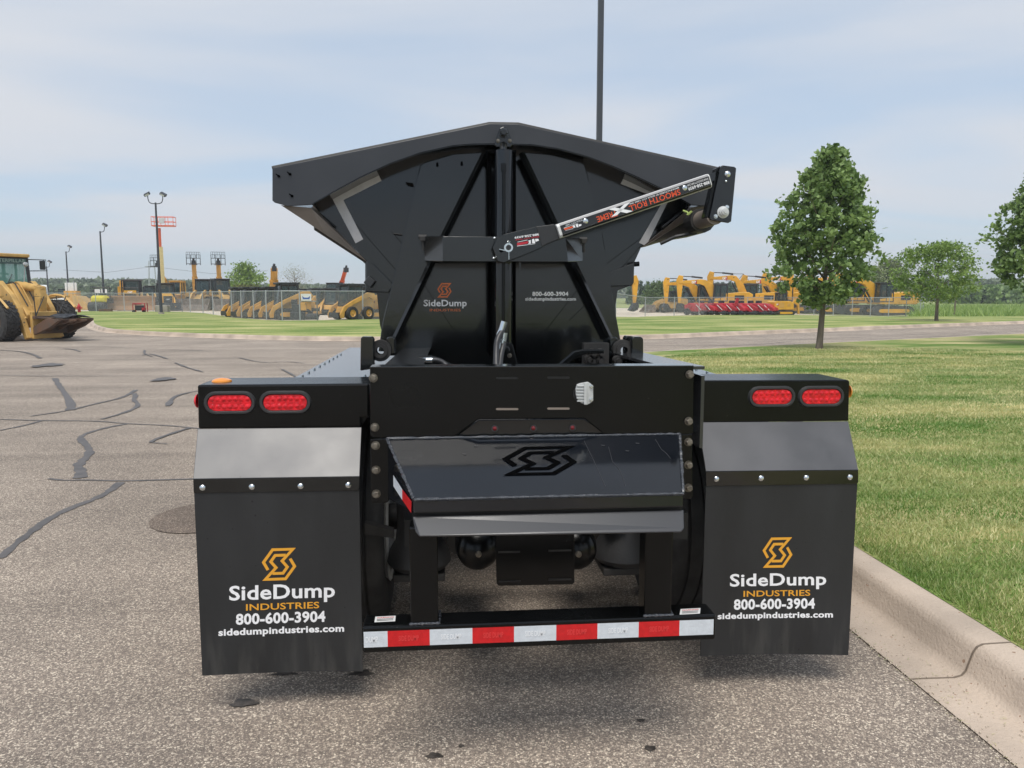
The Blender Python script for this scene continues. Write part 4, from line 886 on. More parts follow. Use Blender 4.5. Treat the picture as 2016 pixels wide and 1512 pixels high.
def tree(name, label, cat, base, h, z0, rf, r0, m, nc, per, spread, leaf, seed, nl=16, lean=0, group=None, shell=.55, squash=.8, up=.35):
    t = thing(name, label, cat, base, group)
    b = MB(); limbs(b, base, h * .93, z0 * 1.05, rf, r0, nl, seed, lean); b.build('trunk', 'bark', t, smooth=True)
    P = crown_points((base[0] + lean * .7, base[1], base[2]), z0, h, rf, nc, per, spread, seed, shell, squash); V, Fq = leaves(P, leaf, seed, up); npmesh('crown', V, Fq, m, t); return t
def prof(*kv):
    def f(t):
        for (a, ra), (c, rc) in zip(kv, kv[1:]):
            if t <= c: return ra + (rc - ra) * (t - a) / (c - a)
        return kv[-1][1]
    return f
pb_ = G(1612, 698, .0); base = Vector((pb_.x, pb_.y, .13))
sc_ = (base - CAM).length / 1514 * .995
tree('linden_tree', 'full cone shaped green tree on the lawn in front of the excavators', 'tree', base, 5.25, 1.25, prof((0, .5), (.05, .98), (.21, 1.45), (.43, 1.38), (.65, 1.08), (.81, .66), (.95, .3), (1, .1)), .085, 'leaf', 600, 24, .095, .15, 5, 22, .16, shell=.5)
base = G(2052, 690); base.z = .13
tree('linden_tree', 'dense dark green tree cut off by the right edge of the picture', 'tree', base, 5.25, 1.55, prof((0, .6), (.1, 1.25), (.3, 1.62), (.5, 1.45), (.7, 1.1), (.9, .6), (1, .1)), .09, 'leaf', 600, 26, .10, .15, 8, 18, shell=.5)
base = G(1843, 637); base.z += .10
tree('ornamental_tree', 'small light green spreading tree beside the driveway', 'tree', base, 4.25, 1.25, prof((0, .9), (.15, 1.9), (.4, 2.6), (.7, 2.45), (.88, 1.7), (1, 1.0)), .10, 'leaf_light', 190, 44, .22, .15, 12, 9, -.1, shell=.5, squash=.55)
def at(px, D, z=None):
    r = ray(px, 605); r.z = 0; p = CAM + r * (D / (r.x * math.sin(YAW) + r.y * math.cos(YAW))); p.z = gz(p.x, p.y) if z is None else z; return p
tree('willow_tree', 'pale olive bushy tree behind the fence corner', 'tree', at(1748, 108, -.5), 6.4, .6, prof((0, 2.8), (.3, 3.5), (.6, 3.0), (.85, 1.8), (1, .6)), .2, 'leaf_pale', 220, 40, .5, .32, 15, 5)
tree('roadside_tree', 'bright green leafy tree beyond the yard machines', 'tree', at(487, 118, 0), 6.0, 1.0, prof((0, 1.8), (.25, 3.4), (.5, 3.1), (.75, 2.2), (1, .6)), .2, 'leaf_light', 120, 36, .45, .34, 21, 14)
tree('bare_tree', 'thin almost leafless grey tree beyond the yard machines', 'tree', at(582, 122, 0), 6.0, .8, prof((0, 1.4), (.3, 2.3), (.6, 2.7), (.85, 1.9), (1, .8)), .16, 'leaf_twig', 95, 12, .55, .16, 22, 40)
tree('leafy_shrub', 'green shrub half hidden behind the left side of the tub', 'shrub', at(757, 62, 0), 2.6, .4, prof((0, .9), (.5, 1.1), (1, .4)), .06, 'leaf_light', 60, 36, .2, .16, 23, 6)
tree('leafy_shrub', 'rounded grey green bush behind the wheel loaders', 'shrub', at(1296, 120, -.5), 3.6, .3, prof((0, 2.2), (.5, 3.0), (1, .9)), .06, 'leaf_mid', 120, 36, .4, .3, 24, 6)
# far woods: nobody could count the trees
def woods(name, segs, m, leaf, seed, dens=1.0, conical=False, label=None):
    r = np.random.default_rng(seed); P = []
    for px0, px1, D0, D1, ytop0, ytop1 in segs:
        n = int(abs(px1 - px0) * dens)
        for i in range(n):
            f = r.random(); px = px0 + (px1 - px0) * f; D = r.uniform(D0, D1); yt = ytop0 + (ytop1 - ytop0) * f + r.normal() * 1.6
            h = 1.61 + (580 - yt) / 1514 * D * (1.0 if conical else r.uniform(.85, 1.06)); c = at(px, D, -.5); rad = h * (.17 if conical else .32)
            k = 70 if conical else 46
            t = r.random(k) ** (.8 if conical else .6); a = r.random(k) * 6.28
            rr_ = rad * (np.clip(1.05 - t, .03, 1) if conical else np.sqrt(np.clip(1 - (t * 1.6 - .6) ** 2, .02, 1))) * r.uniform(.5, 1.05, k)
            P.append(np.stack([c.x + rr_ * np.cos(a), c.y + rr_ * np.sin(a), c.z + h * t], 1))
    V, Fq = leaves(np.concatenate(P), leaf, seed, .5); o = npmesh(name, V, Fq, m); o['kind'] = 'stuff'; tag(o, label, 'trees'); return o
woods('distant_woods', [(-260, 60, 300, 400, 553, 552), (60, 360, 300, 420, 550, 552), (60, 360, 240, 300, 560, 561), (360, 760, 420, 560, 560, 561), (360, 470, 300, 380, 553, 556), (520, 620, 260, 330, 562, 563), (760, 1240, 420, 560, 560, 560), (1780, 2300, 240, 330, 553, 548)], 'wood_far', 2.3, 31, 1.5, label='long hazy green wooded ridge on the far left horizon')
woods('conifer_wood', [(1235, 1620, 190, 260, 553, 556), (1235, 1330, 170, 200, 563, 563), (1570, 1800, 190, 240, 556, 560)], 'conifer', 1.1, 32, .42, True, label='row of dark conifers behind the excavators')
woods('shaded_woods', [(1860, 2300, 170, 210, 561, 556)], 'leaf', 1.3, 33, .8, label='dark woods edge behind the meadow on the right')
# grass blades on the near lawn, the kerb edge and the meadow
def blades(name, X, Y, Z, h, wd, m, seed, label):
    r = np.random.default_rng(seed); n = len(X); a = r.random(n) * 6.2832; B = np.stack([X, Y, Z], 1); u = np.stack([np.cos(a), np.sin(a), np.zeros(n)], 1) * wd[:, None] / 2
    l_ = np.stack([r.normal(size=n) * .5, r.normal(size=n) * .5, np.ones(n)], 1) * h[:, None]
    V = np.stack([B - u, B + u, B + l_], 1).reshape(-1, 3); o = npmesh(name, V, np.arange(3 * n).reshape(-1, 3), m); o['kind'] = 'stuff'; tag(o, label, 'grass'); return o
r_ = np.random.default_rng(77)
n = 330000; d = 2.6 + 21 * r_.random(n) ** 1.25; ang = r_.uniform(R(8), R(48), n); X = CAM.x + d * np.sin(ang + YAW); Y = CAM.y + d * np.cos(ang + YAW)
mk = (X > 2.045) & (Y < 12.2) | ((Y < 12.2 + (X - 2.0) * .9) & (X > 2.6) & (Y < 16.4)) | ((X > 6) & (Y < 15.9 + (X - 5.5) * .42)); X, Y, d = X[mk], Y[mk], d[mk]
blades('grass', X, Y, np.full(len(X), .148), r_.uniform(.015, .036, len(X)) * (1 + d * .012), .0030 + d * .00125, 'blade', 41, 'short mown grass of the near lawn with dry yellow patches')
n = 26000; Y = r_.uniform(-2, 12, n) ; X = 2.035 + np.abs(r_.normal(size=n)) * .16; blades('grass', X, Y, np.full(n, .145), r_.uniform(.02, .05, n), np.full(n, .006), 'blade_green', 42, 'longer green grass along the back of the near kerb')
n = 26000; px_ = r_.uniform(1790, 2300, n); Dm = r_.uniform(62, 130, n)
Pm = np.array([tuple(at(a_, b_)) for a_, b_ in zip(px_[:9000], Dm[:9000])]); blades('grass', Pm[:, 0], Pm[:, 1], Pm[:, 2], r_.uniform(.5, 1.0, 9000), np.full(9000, .10), 'blade_green', 43, 'tall meadow grass beyond the yard fence')

# grit and clippings along the gutter edge
_r2 = np.random.default_rng(9); n = 2600; C_ = np.stack([1.58 + np.where(_r2.random(n) < .6, _r2.normal(size=n) * .012, np.abs(_r2.normal(size=n)) * .12 + .02), _r2.uniform(-1.6, 9, n), np.full(n, .013)], 1)
tet = np.array([[1, 0, -.5], [-.5, .87, -.5], [-.5, -.87, -.5], [0, 0, 1]]); V_ = C_[:, None, :] + tet[None] * (_r2.uniform(.0015, .0045, n)[:, None, None]) * _r2.uniform(.6, 1.4, (n, 4, 1)); F_ = (np.arange(n)[:, None, None] * 4 + np.array([[0, 1, 3], [1, 2, 3], [2, 0, 3], [0, 2, 1]])[None]).reshape(-1, 3)
o = npmesh('gutter_grit', V_.reshape(-1, 3), F_, 'gravel'); o['kind'] = 'stuff'; tag(o, 'loose grit lying along the gutter edge', 'grit')
n = 700; Yc_ = _r2.uniform(-1.6, 9, n); Xc_ = np.where(_r2.random(n) < .5, 1.58 + _r2.normal(size=n) * .015, 1.60 + _r2.random(n) * .17); A_ = _r2.random(n) * 6.28; Lc = _r2.uniform(.01, .03, n); D_ = np.stack([np.cos(A_), np.sin(A_), np.zeros(n)], 1); P_ = np.stack([-np.sin(A_), np.cos(A_), np.zeros(n)], 1) * .0012; B_ = np.stack([Xc_, Yc_, np.full(n, .0125)], 1)
V_ = np.stack([B_ - P_, B_ + P_, B_ + D_ * Lc[:, None]], 1).reshape(-1, 3); o = npmesh('grass_clippings', V_, np.arange(3 * n).reshape(-1, 3), 'blade'); o['kind'] = 'stuff'; tag(o, 'dry grass clippings lying in the gutter', 'clippings')
# ------------------------------------------------------------------ lamp posts, power poles, fence
def lamp(px, D, h, rad, heads, label, gap=.45, square=False):
    b0 = at(px, D); t = thing('lamp_post', label, 'lamp post', b0, 'lamp posts in the yard' if not square else None)
    b = MB()
    if square: b.box((b0.x, b0.y, b0.z + h / 2), (rad * 2, rad * 2, h)); b.build('pole', 'polemetal', t)
    else: b.tube(b0, b0 + Vector((0, 0, h)), rad * 1.25, rad * .7, 10); b.build('pole', 'polemetal', t, smooth=True)
    b = MB(); b.tube(b0, b0 + Vector((0, 0, .25)), rad * 2.2, seg=14); b.build('base', 'block', t, smooth=True)
    top = b0 + Vector((0, 0, h))
    for s in heads:
        b = MB(); b.path(chaikin([top + Vector((0, 0, -.1)), top + Vector((s * gap * .8, 0, -.05)), top + Vector((s * gap, 0, .25)), top + Vector((s * gap, 0, .5))], 2), rad * .35, 8); b.build('arm', 'polemetal', t)
        b = MB(); mrot = Matrix.Rotation(R(28 * s), 3, 'Y') @ Matrix.Rotation(R(25), 3, 'X'); b.box(top + Vector((s * (gap + .05), 0, .62)), (.46, .30, .20), mrot); hd = b.build('lamp_head', 'polemetal', t, bevel=.03)
        b = MB(); b.box(top + Vector((s * (gap + .05), 0, .62)) + mrot @ Vector((0, -.155, -.02)), (.32, .01, .13), mrot); b.build('lamp_panel', 'lamp_panel', hd)
    return t
lamp(317, 60, 8.6, .10, (-1, 1), 'tall twin headed lamp post standing before the orange boom lift', .55)
lamp(206, 78, 7.9, .10, (1,), 'single headed lamp post to the left of the bulldozer')
lamp(137, 98, 7.0, .10, (1,), 'lamp post behind the white panel, between two others')
lamp(97, 100, 5.2, .09, (-1, 1), 'short twin headed lamp post beyond the wheel loader', .4)
lamp(1175.5, 30, 14.5, .10, (), 'tall square dark pole rising behind the trailer tub', square=True)
b0 = at(303, 190); t = thing('power_pole', 'grey twin power pole beyond the bulldozer', 'power pole', b0)
b = MB(); b.tube(b0 + Vector((-1, 0, 0)), b0 + Vector((-.6, 0, 9.8)), .16, .12, 6); b.build('pole', 'galv', t); b = MB(); b.tube(b0 + Vector((1, 0, 0)), b0 + Vector((.6, 0, 9.8)), .16, .12, 6); b.build('pole', 'galv', t)
b = MB(); b.box(b0 + Vector((0, 0, 8.4)), (3.2, .2, .2)); b.build('crossarm', 'galv', t)
b0 = at(1450, 260); t = thing('power_pylon', 'steel lattice power pylon above the conifers', 'pylon', b0)
b = MB()
for x in (-2, 2): b.tube(b0 + Vector((x * 1.2, 0, 0)), b0 + Vector((x, 0, 9)), .10, seg=4)
for (x0, z0, x1, z1) in ((-4, 6.7, 4, 6.7), (-2, 9, 2, 9), (-4, 6.7, -2, 9), (4, 6.7, 2, 9), (-2, 9, 0, 6.7), (0, 6.7, 2, 9)): b.tube(b0 + Vector((x0, 0, z0)), b0 + Vector((x1, 0, z1)), .08, seg=4)
b.build('lattice', 'wire', t)
o_ = MB(); 
for z in (7.6,): o_.path([at(130, 190, z), at(215, 190, z - .6), at(303, 190, z + .8), at(420, 190, z - .9), at(530, 190, z - .2)], .028, 4)
tag(o_.build('power_line', 'wire'), 'thin power line crossing the sky beyond the bulldozer', 'power line')
wm = bpy.data.materials.new('chain_link'); wm.use_nodes = True; n_ = wm.node_tree.nodes; l_ = wm.node_tree.links; p_ = n_['Principled BSDF']; p_.inputs['Base Color'].default_value = (.40, .42, .43, 1); p_.inputs['Roughness'].default_value = .5
g_ = n_.new('ShaderNodeNewGeometry'); sx = n_.new('ShaderNodeSeparateXYZ'); l_.new(g_.outputs['Position'], sx.inputs[0])
outs = []
for s in (1, -1):
    a_ = n_.new('ShaderNodeMath'); a_.operation = 'MULTIPLY_ADD'; l_.new(sx.outputs['Z'], a_.inputs[0]); a_.inputs[1].default_value = s
    xy = n_.new('ShaderNodeMath'); xy.operation = 'ADD'; l_.new(sx.outputs['X'], xy.inputs[0]); l_.new(sx.outputs['Y'], xy.inputs[1]); l_.new(xy.outputs[0], a_.inputs[2])
    m_ = n_.new('ShaderNodeMath'); m_.operation = 'PINGPONG'; l_.new(a_.outputs[0], m_.inputs[0]); m_.inputs[1].default_value = .04
    c_ = n_.new('ShaderNodeMath'); c_.operation = 'LESS_THAN'; l_.new(m_.outputs[0], c_.inputs[0]); c_.inputs[1].default_value = .0048; outs.append(c_)
mx = n_.new('ShaderNodeMath'); mx.operation = 'MAXIMUM'; l_.new(outs[0].outputs[0], mx.inputs[0]); l_.new(outs[1].outputs[0], mx.inputs[1]); l_.new(mx.outputs[0], p_.inputs['Alpha']); M['chainlink'] = wm
def fence(pts, label, h=1.83):
    t = thing('chain_link_fence', label, 'fence', (pts[0].x, pts[0].y, 0), 'chain link fences round the yard')
    P = [Vector((p.x, p.y, gz(p.x, p.y))) for p in pts]; up = Vector((0, 0, h))
    b = MB()
    for a, c in zip(P, P[1:]): b.add([a, c, c + up, a + up], [(0, 1, 2, 3)])
    b.build('wire_mesh', 'chainlink', t)
    b = MB(); b.path([p + up for p in P], .03, 6); b.build('top_rail', 'galv', t)
    for p in P: b = MB(); b.tube(p, p + up + Vector((0, 0, .06)), .038, seg=8); b.build('post', 'galv', t)
    return t
V_ = [Vector((p[0], p[1], 0)) for p in fleft]
lp_ = [V_[1].lerp(V_[2], k / 4) for k in range(5)]; fence([V_[0]] + lp_, 'long straight chain link fence in front of the bulldozer', 1.75)
fence(V_[2:14], 'chain link fence with close posts in front of the skid steers')
b = MB(); a, c = V_[12], V_[13]; b.tube(a + Vector((0, 0, 1.2)), c + Vector((0, 0, 1.2)), .022, seg=6); a2, c2 = V_[10], V_[11]; 
fo = fence([V_[13], V_[14], V_[15], *[Vector((p.x, p.y, 0)) for p in fright]], 'chain link fence in front of the excavators on the right')
b.build('mid_rail', 'galv', fo)
V2 = [Vector((fright[-1].x, fright[-1].y, 0)), at(1812, 78), at(1818, 96)]; fence([Vector((p.x, p.y, 0)) for p in V2], 'short chain link fence running back from the yard corner')
for px, D in ((1880, 66),): 
    b0 = at(px, D); b = MB(); b.tube(b0, b0 + Vector((0, 0, 1.7)), .06, seg=8); tag(b.build('wooden_post', 'bark', smooth=True), 'lone wooden post at the meadow edge', 'post')
p = V_[12].lerp(V_[13], .06); b = MB(); b.box((p.x + .35, p.y - .06, 1.45), (.62, .02, .42)); sg = b.build('fence_sign', 'whitepaint'); tag(sg, 'small white and blue sign on the fence', 'sign')
b = MB(); b.add([(p.x + .35 + x, p.y - .074, 1.45 + z) for x, z in ((-.24, .08), (-.12, -.02), (.12, -.02), (.24, .08), (.2, -.12), (-.2, -.12))], [(0, 1, 2, 3, 4, 5)]); b.build('sign_mark', 'blue', sg)
# fire hydrant
b0 = at(155.5, 66); t = thing('fire_hydrant', 'red fire hydrant at the edge of the lawn', 'hydrant', b0)
b = MB(); b.lathe(b0, (0, 0, 1), [(0, .0005), (0, .17), (.05, .17), (.05, .12), (.55, .12), (.55, .155), (.6, .155), (.6, .13), (.72, .10), (.80, .05), (.80, .035), (.88, .035), (.88, .0005)], 20); b.build('barrel', 'red', t, smooth=True)
for s in (-1, 1): b = MB(); b.tube(b0 + Vector((0, 0, .48)), b0 + Vector((s * .26, 0, .48)), .065, seg=12); b.build('side_cap', 'red', t, smooth=True)
b = MB(); b.tube(b0 + Vector((0, 0, .44)), b0 + Vector((0, -.24, .44)), .085, seg=12); b.build('front_cap', 'red', t, smooth=True)

# ------------------------------------------------------------------ machines, built facing +X at the origin and then placed
def stadium(L, H, n=8):
    r = H / 2; return [(L / 2 - r + r * math.sin(math.pi * k / n), r + r * math.cos(math.pi * k / n)) for k in range(n + 1)] + [(-L / 2 + r - r * math.sin(math.pi * k / n), r - r * math.cos(math.pi * k / n)) for k in range(n + 1)]
def track(par, x, y, L, H, W, hub='mayellow'):
    b = MB(); S_ = stadium(L, H); b.xz([(x + a, z) for a, z in S_], y - W / 2, y + W / 2)
    for a, z in S_[::2]: pass
    n = int(L / .18)
    for i in range(n):
        for zz in (0.02, H + .01): b.box((x - L / 2 + H / 2 + (L - H) * (i + .5) / n, y, zz), (.07, W, .05))
    t_ = b.build('track', 'track', par)
    b = MB(); b.xz([(x + a * .78, H * .5 + (z - H / 2) * .42) for a, z in S_], y - W / 2 - .03, y + W / 2 + .03); b.build('track_frame', hub, t_)
    b = MB()
    for s in (-1, 1): b.lathe((x + s * (L / 2 - H / 2), y - W / 2 - .02, H / 2), (0, 1, 0), [(0, .0005), (0, H * .30), (W + .04, H * .30), (W + .04, .0005)], 14)
    b.build('sprocket', 'mblack', t_)
def wheel(par, x, y, r, W, rimc='mayellow', seg=28, lugs=False):
    b = MB(); b.lathe((x, y, r), (0, 1, 0), [(-W * .46, r * .52), (-W / 2, r * .7), (-W / 2, r * .9), (-W * .42, r * .985), (-W * .15, r), (W * .15, r), (W * .42, r * .985), (W / 2, r * .9), (W / 2, r * .7), (W * .46, r * .52)], seg)
    if lugs:
        n = 26
        for k in range(n):
            a = 6.28318 * k / n
            for s in (-1, 1):
                for q0, q1, off in ((.02, .22, 0), (.22, .44, .5)):
                    pp = []
                    for f in (q0, q1):
                        aa = a + (f * .75 if off == 0 else (.165 - (f - .22) * .75)) * 1.0
                        for da in (-.055, .055): pp.append((aa + da, s * W * f))
                    vs = []
                    for rr2 in (r * .99, r * 1.035):
                        for aa, yy in (pp[0], pp[1], pp[3], pp[2]): vs.append((x + rr2 * math.sin(aa), y + yy, r + rr2 * math.cos(aa)))
                    b.add(vs, [(4, 5, 6, 7), (0, 1, 5, 4), (1, 2, 6, 5), (2, 3, 7, 6), (3, 0, 4, 7)])
    w_ = b.build('wheel', 'tyre', par, smooth=not lugs)
    b = MB(); b.lathe((x, y, r), (0, 1, 0), [(-W * .40, .0005), (-W * .40, r * .15), (-W * .25, r * .2), (-W * .25, r * .4), (-W * .46, r * .54), (W * .46, r * .54), (W * .25, r * .4), (W * .25, r * .2), (W * .40, r * .15), (W * .40, .0005)], 20); b.build('rim', rimc, w_, smooth=True)
def cab(par, x0, x1, y0, y1, z0, z1, frame='mblack', roof='mblack', gl='glass', slope=.12, name='cab'):
    b = MB(); p = .07
    tops = [(x0 + slope * .3, y0), (x1 - slope, y0), (x1 - slope, y1), (x0 + slope * .3, y1)]; bots = [(x0, y0), (x1, y0), (x1, y1), (x0, y1)]
    for (bx, by), (tx, ty) in zip(bots, tops): b.path([(bx, by, z0), (tx, ty, z1)], p, 4)
    for q_, z in ((bots, z0), (tops, z1)): b.path([(a, c, z) for a, c in q_] + [(q_[0][0], q_[0][1], z)], p, 4)
    mx_ = (x0 + x1) / 2
    for yy in (y0, y1): b.path([(mx_, yy, z0), (mx_, yy, z1)], p * .7, 4)
    c_ = b.build(name, frame, par)
    b = MB(); b.prism([(a, c, z1 + .02) for a, c in ((x0 - .08, y0 - .05), (x1 + .05, y0 - .05), (x1 + .05, y1 + .05), (x0 - .08, y1 + .05))], (0, 0, .12)); b.build('roof', roof, c_, bevel=.03)
    b = MB(); n = 4
    for i in range(4): b.add([(*bots[i], z0), (*bots[(i + 1) % 4], z0), (*tops[(i + 1) % 4], z1), (*tops[i], z1)], [(0, 1, 2, 3)])
    b.build('window', gl, c_)
    b = MB(); b.box((x0 + (x1 - x0) * .35, (y0 + y1) / 2, z0 + (z1 - z0) * .22), ((x1 - x0) * .35, (y1 - y0) * .5, .16)); b.box((x0 + (x1 - x0) * .2, (y0 + y1) / 2, z0 + (z1 - z0) * .42), (.14, (y1 - y0) * .45, (z1 - z0) * .45)); b.build('seat', 'mblack', c_, bevel=.03)
    return c_
def badge(par, p0, ux, uz, s='CAT', m='white', red=True):
    """small brand lettering on a panel: p0 top-left, ux along, uz down"""
    p0, ux, uz = Vector(p0), Vector(ux), Vector(uz); nn = ux.cross(uz).normalized() * .01
    if red: b = MB(); b.add([p0 + ux * .80 - uz * .2, p0 + ux * 1.2 - uz * .2, p0 + ux * 1.2 + uz * 1.2, p0 + ux * .65 + uz * 1.2], [(0, 1, 2, 3)]); b.build('badge', 'red', par)
    return lettering('lettering', s, [p0 + nn * -1, p0 + ux - nn, p0 + ux + uz - nn, p0 + uz - nn], m, par, .05)
def make_excavator(label, boomv=0, flip=1):
    t = thing('excavator', label, 'excavator', (0, 0, 0), 'yellow excavators parked in a row'); Yc = 'mayellow'
    for s in (-1, 1): track(t, 0, s * 1.1, 3.7, .82, .55)
    b = MB(); b.xz([(-2.0, 1.0), (-2.0, 2.0), (-1.7, 2.15), (.2, 2.0), (.2, 1.6), (1.3, 1.5), (1.3, 1.0)], -1.2, 1.2); h_ = b.build('house', Yc, t, bevel=.05)
    b = MB(); b.xz([(-2.35, 1.15), (-2.4, 1.9), (-2.0, 2.12), (-1.6, 2.12), (-1.6, 1.0), (-2.1, 1.0)], -1.25, 1.25); b.build('counterweight', Yc, t, bevel=.08)
    b = MB(); b.box((-1.1, -1.205, 1.6), (.9, .02, .42)); b.build('vent_grille', 'mblack', h_); b = MB(); b.box((-1.1, 1.205, 1.6), (.9, .02, .42)); b.build('vent_grille', 'mblack', h_)
    cab(t, .05, 1.35, flip * .35, flip * 1.18, 1.25, 2.85) if flip > 0 else cab(t, .05, 1.35, -1.18, -.35, 1.25, 2.85)
    k = boomv
    B = [(.75, 1.45), (1.35, 2.9), (2.1, 3.35 + k), (2.6, 3.42 + k), (4.6, 3.25 + k), (4.7, 3.0 + k), (2.7, 2.95 + k), (2.2, 2.75 + k), (1.55, 1.4)]
    b = MB(); b.xz(B, -.2, .2); bm_ = b.build('boom', Yc, t, bevel=.03)
    for s in (-1, 1): badge(bm_, (3.05, s * .212, 3.26 + k), (-.42 * s * -1, 0, 0), (0, 0, -.26)) if s < 0 else badge(bm_, (3.47, .212, 3.26 + k), (-.42, 0, 0), (0, 0, -.26))
    b = MB(); b.xz([(4.3, 3.75 + k), (4.75, 3.85 + k), (5.0, 3.3 + k), (4.75, 1.0 + k), (4.5, 1.0 + k), (4.35, 2.9 + k)], -.16, .16); b.build('stick', Yc, t, bevel=.03)
    b = MB(); b.path([(2.4, 0, 3.55 + k), (3.5, 0, 3.68 + k)], .09, 10); b.path([(3.5, 0, 3.68 + k), (4.35, 0, 3.72 + k)], .045, 8); b.build('boom_cylinder', 'mblack', t)
    b = MB()
    for s in (-1, 1): b.path([(1.5, s * .3, 1.2), (2.5, s * .3, 2.7 + k)], .08, 8)
    b.build('lift_cylinder', 'mblack', t)
    b = MB(); S2 = [(4.5, 1.0 + k), (4.85, 1.05 + k), (5.0, .7 + k), (4.85, .3 + k), (4.45, .12 + k), (4.0, .25 + k), (4.15, .45 + k)]; b.xz(S2, -.45, .45); b.build('bucket', 'mblack', t, bevel=.03)
    return t
def dirpx(ang): return ang
E0 = make_excavator('x', 0); E1 = make_excavator('x', .42, -1)
def place_exc(px, D, rz, label, src, first=False, sc=1.0):
    sc *= 1.12
    p = at(px, D)
    if first: o = src; o.location = p; o.rotation_euler = (0, 0, R(rz)); o['label'] = label; o.scale = (sc,) * 3; return o
    return dup(src, p, R(rz), label, sc)
place_exc(1430, 87, 165, 'excavator behind the left end of the red mowers, boom arched toward the left', E0, True)
place_exc(1395, 89, 176, 'leftmost excavator of the pair right of the wheel loaders', E0, sc=.95)
place_exc(1490, 88, 158, 'excavator with a white badge on its boom, above the middle of the red mowers', E1, True, sc=1.0)
place_exc(1552, 90, 176, 'excavator just left of the big tree, its cab above the last red mowers', E0, sc=1.02)
place_exc(1590, 93, 172, 'excavator mostly hidden behind the big tree, left of its trunk', E1, sc=1.0)
place_exc(1165, 84, 8, 'excavator reaching right from behind the tub, bucket on the gravel', E0, sc=.95)
place_exc(1745, 80, 178, 'largest excavator, parked at the fence corner right of the big tree', E0, sc=1.0)
place_exc(1690, 84, 176, 'excavator seen through the lower leaves of the big tree, right of its trunk', E0, sc=1.05)
place_exc(1640, 86, 176, 'excavator whose boom rises directly behind the trunk of the big tree', E1, sc=.95)
# compact tracked machine with a yellow engine housing
t = thing('compact_excavator', 'low yellow tracked machine beside the last red mower, left of the big tree', 'excavator'); 
for s in (-1, 1): track(t, 0, s * .75, 2.2, .5, .35)
b = MB(); b.xz([(-1.1, .55), (-1.1, 1.35), (-.9, 1.45), (.6, 1.45), (1.0, 1.25), (1.0, .6)], -.85, .85); hh = b.build('house', 'mayellow', t, bevel=.04)
b = MB(); b.box((-.35, -.86, 1.05), (.5, .02, .5)); b.box((.45, -.86, 1.05), (.35, .02, .3)); b.build('side_panel', 'yellow', hh); badge(hh, (-.95, -.875, 1.2), (.22, 0, 0), (0, 0, -.16))
cab(t, -.2, .75, .1, .85, 1.4, 2.2); b = MB(); b.xz([(.9, .8), (1.5, 1.6), (2.0, 1.2), (2.1, .1), (1.9, .1), (1.8, 1.0), (1.4, 1.3), (1.0, .6)], -.12, .12); b.build('arm', 'mayellow', t)
t.location = at(1537, 80); t.rotation_euler = (0, 0, R(4))
# skid steers
def make_skid(tr=True, yc='yellow'):
    t = thing('skid_steer_loader', 'x', 'skid steer', (0, 0, 0), 'skid steers behind the fence')
    if tr:
        for s in (-1, 1): track(t, -.1, s * .72, 2.1, .62, .38, 'yellow')
    else:
        for s in (-1, 1):
            for x in (-.65, .5): wheel(t, x, s * .72, .40, .30, 'yellow', 20)
    b = MB(); b.xz([(-1.25, .45), (-1.3, 1.3), (-1.1, 1.5), (-.5, 1.45), (.7, .75), (.85, .35), (-.9, .3)], -.52, .52); b.build('body', yc, t, bevel=.04)
    cab(t, -.55, .62, -.42, .42, .85, 2.0, slope=.16)
    for s in (-1, 1):
        b = MB(); b.xz([(-1.35, 1.35), (-1.15, 1.62), (-.75, 1.62), (.35, 1.15), (1.0, .80), (1.25, .35), (1.2, .12), (1.0, .12), (.95, .5), (.3, .92), (-.8, 1.35), (-1.1, 1.2)], s * .62 - .07, s * .62 + .07); b.build('lift_arm', yc, t, bevel=.02)
    b = MB(); b.box((1.2, 0, .30), (.10, 1.1, .30)); b.build('coupler', 'mblack', t); b = MB(); b.box((-1.32, .42, 1.05), (.03, .18, .12)); b.build('rear_lamp', 'dim_red', t)
    return t
sk = make_skid(True); skw = make_skid(False)
spots = [(474, 55.5, 214, 'leftmost of the row of skid steers behind the fence'), (494, 54, 214, 'second skid steer from the left in the row'), (516, 53, 213, 'third skid steer from the left in the row'), (538, 52, 212, 'fourth skid steer from the left in the row'), (566, 50.5, 208, 'last skid steer of the row, showing its whole side beside the fence sign')]
for i, (px, D, a, lb) in enumerate(spots):
    o = sk if i == 0 else dup(sk, (0, 0, 0)); o.location = at(px, D); o.rotation_euler = (0, 0, R(a)); o['label'] = lb
    if i == 4: o.scale = (1.12,) * 3
skw.location = at(692, 50); skw.rotation_euler = (0, 0, R(222)); skw.scale = (1.08,) * 3; skw['label'] = 'wheeled skid steer right of the tall fence post, cab facing the lawn'
o = dup(sk, at(744, 52), R(318), 'tracked skid steer next to the edge of the tub', 1.0); o = dup(sk, at(655, 62), R(262), 'skid steer behind the gap of bare gravel', 1.0); o = dup(skw, at(628, 64), R(250), 'skid steer in the back row behind the orange boom', 1.0)
o = dup(sk, at(598, 56), R(262), 'skid steer behind the small black attachment', .95)
b0 = at(586, 49.5); t = thing('drilling_attachment', 'small black and yellow attachment on the gravel at the fence', 'attachment', b0)
b = MB(); b.box(b0 + Vector((0, 0, .25)), (.9, .5, .5)); b.box(b0 + Vector((-.1, 0, .75)), (.5, .4, .5)); b.box(b0 + Vector((-.2, 0, 1.15)), (.35, .3, .3)); b.build('frame', 'mblack', t, bevel=.03); b = MB(); b.box(b0 + Vector((.4, -.1, .85)), (.35, .3, .5)); b.build('housing', 'yellow', t, bevel=.04)
b = MB(); b.tube(b0 + Vector((.55, -.1, .22)), b0 + Vector((1.3, -.1, .22)), .2, seg=12); b.build('roller', 'track', t)
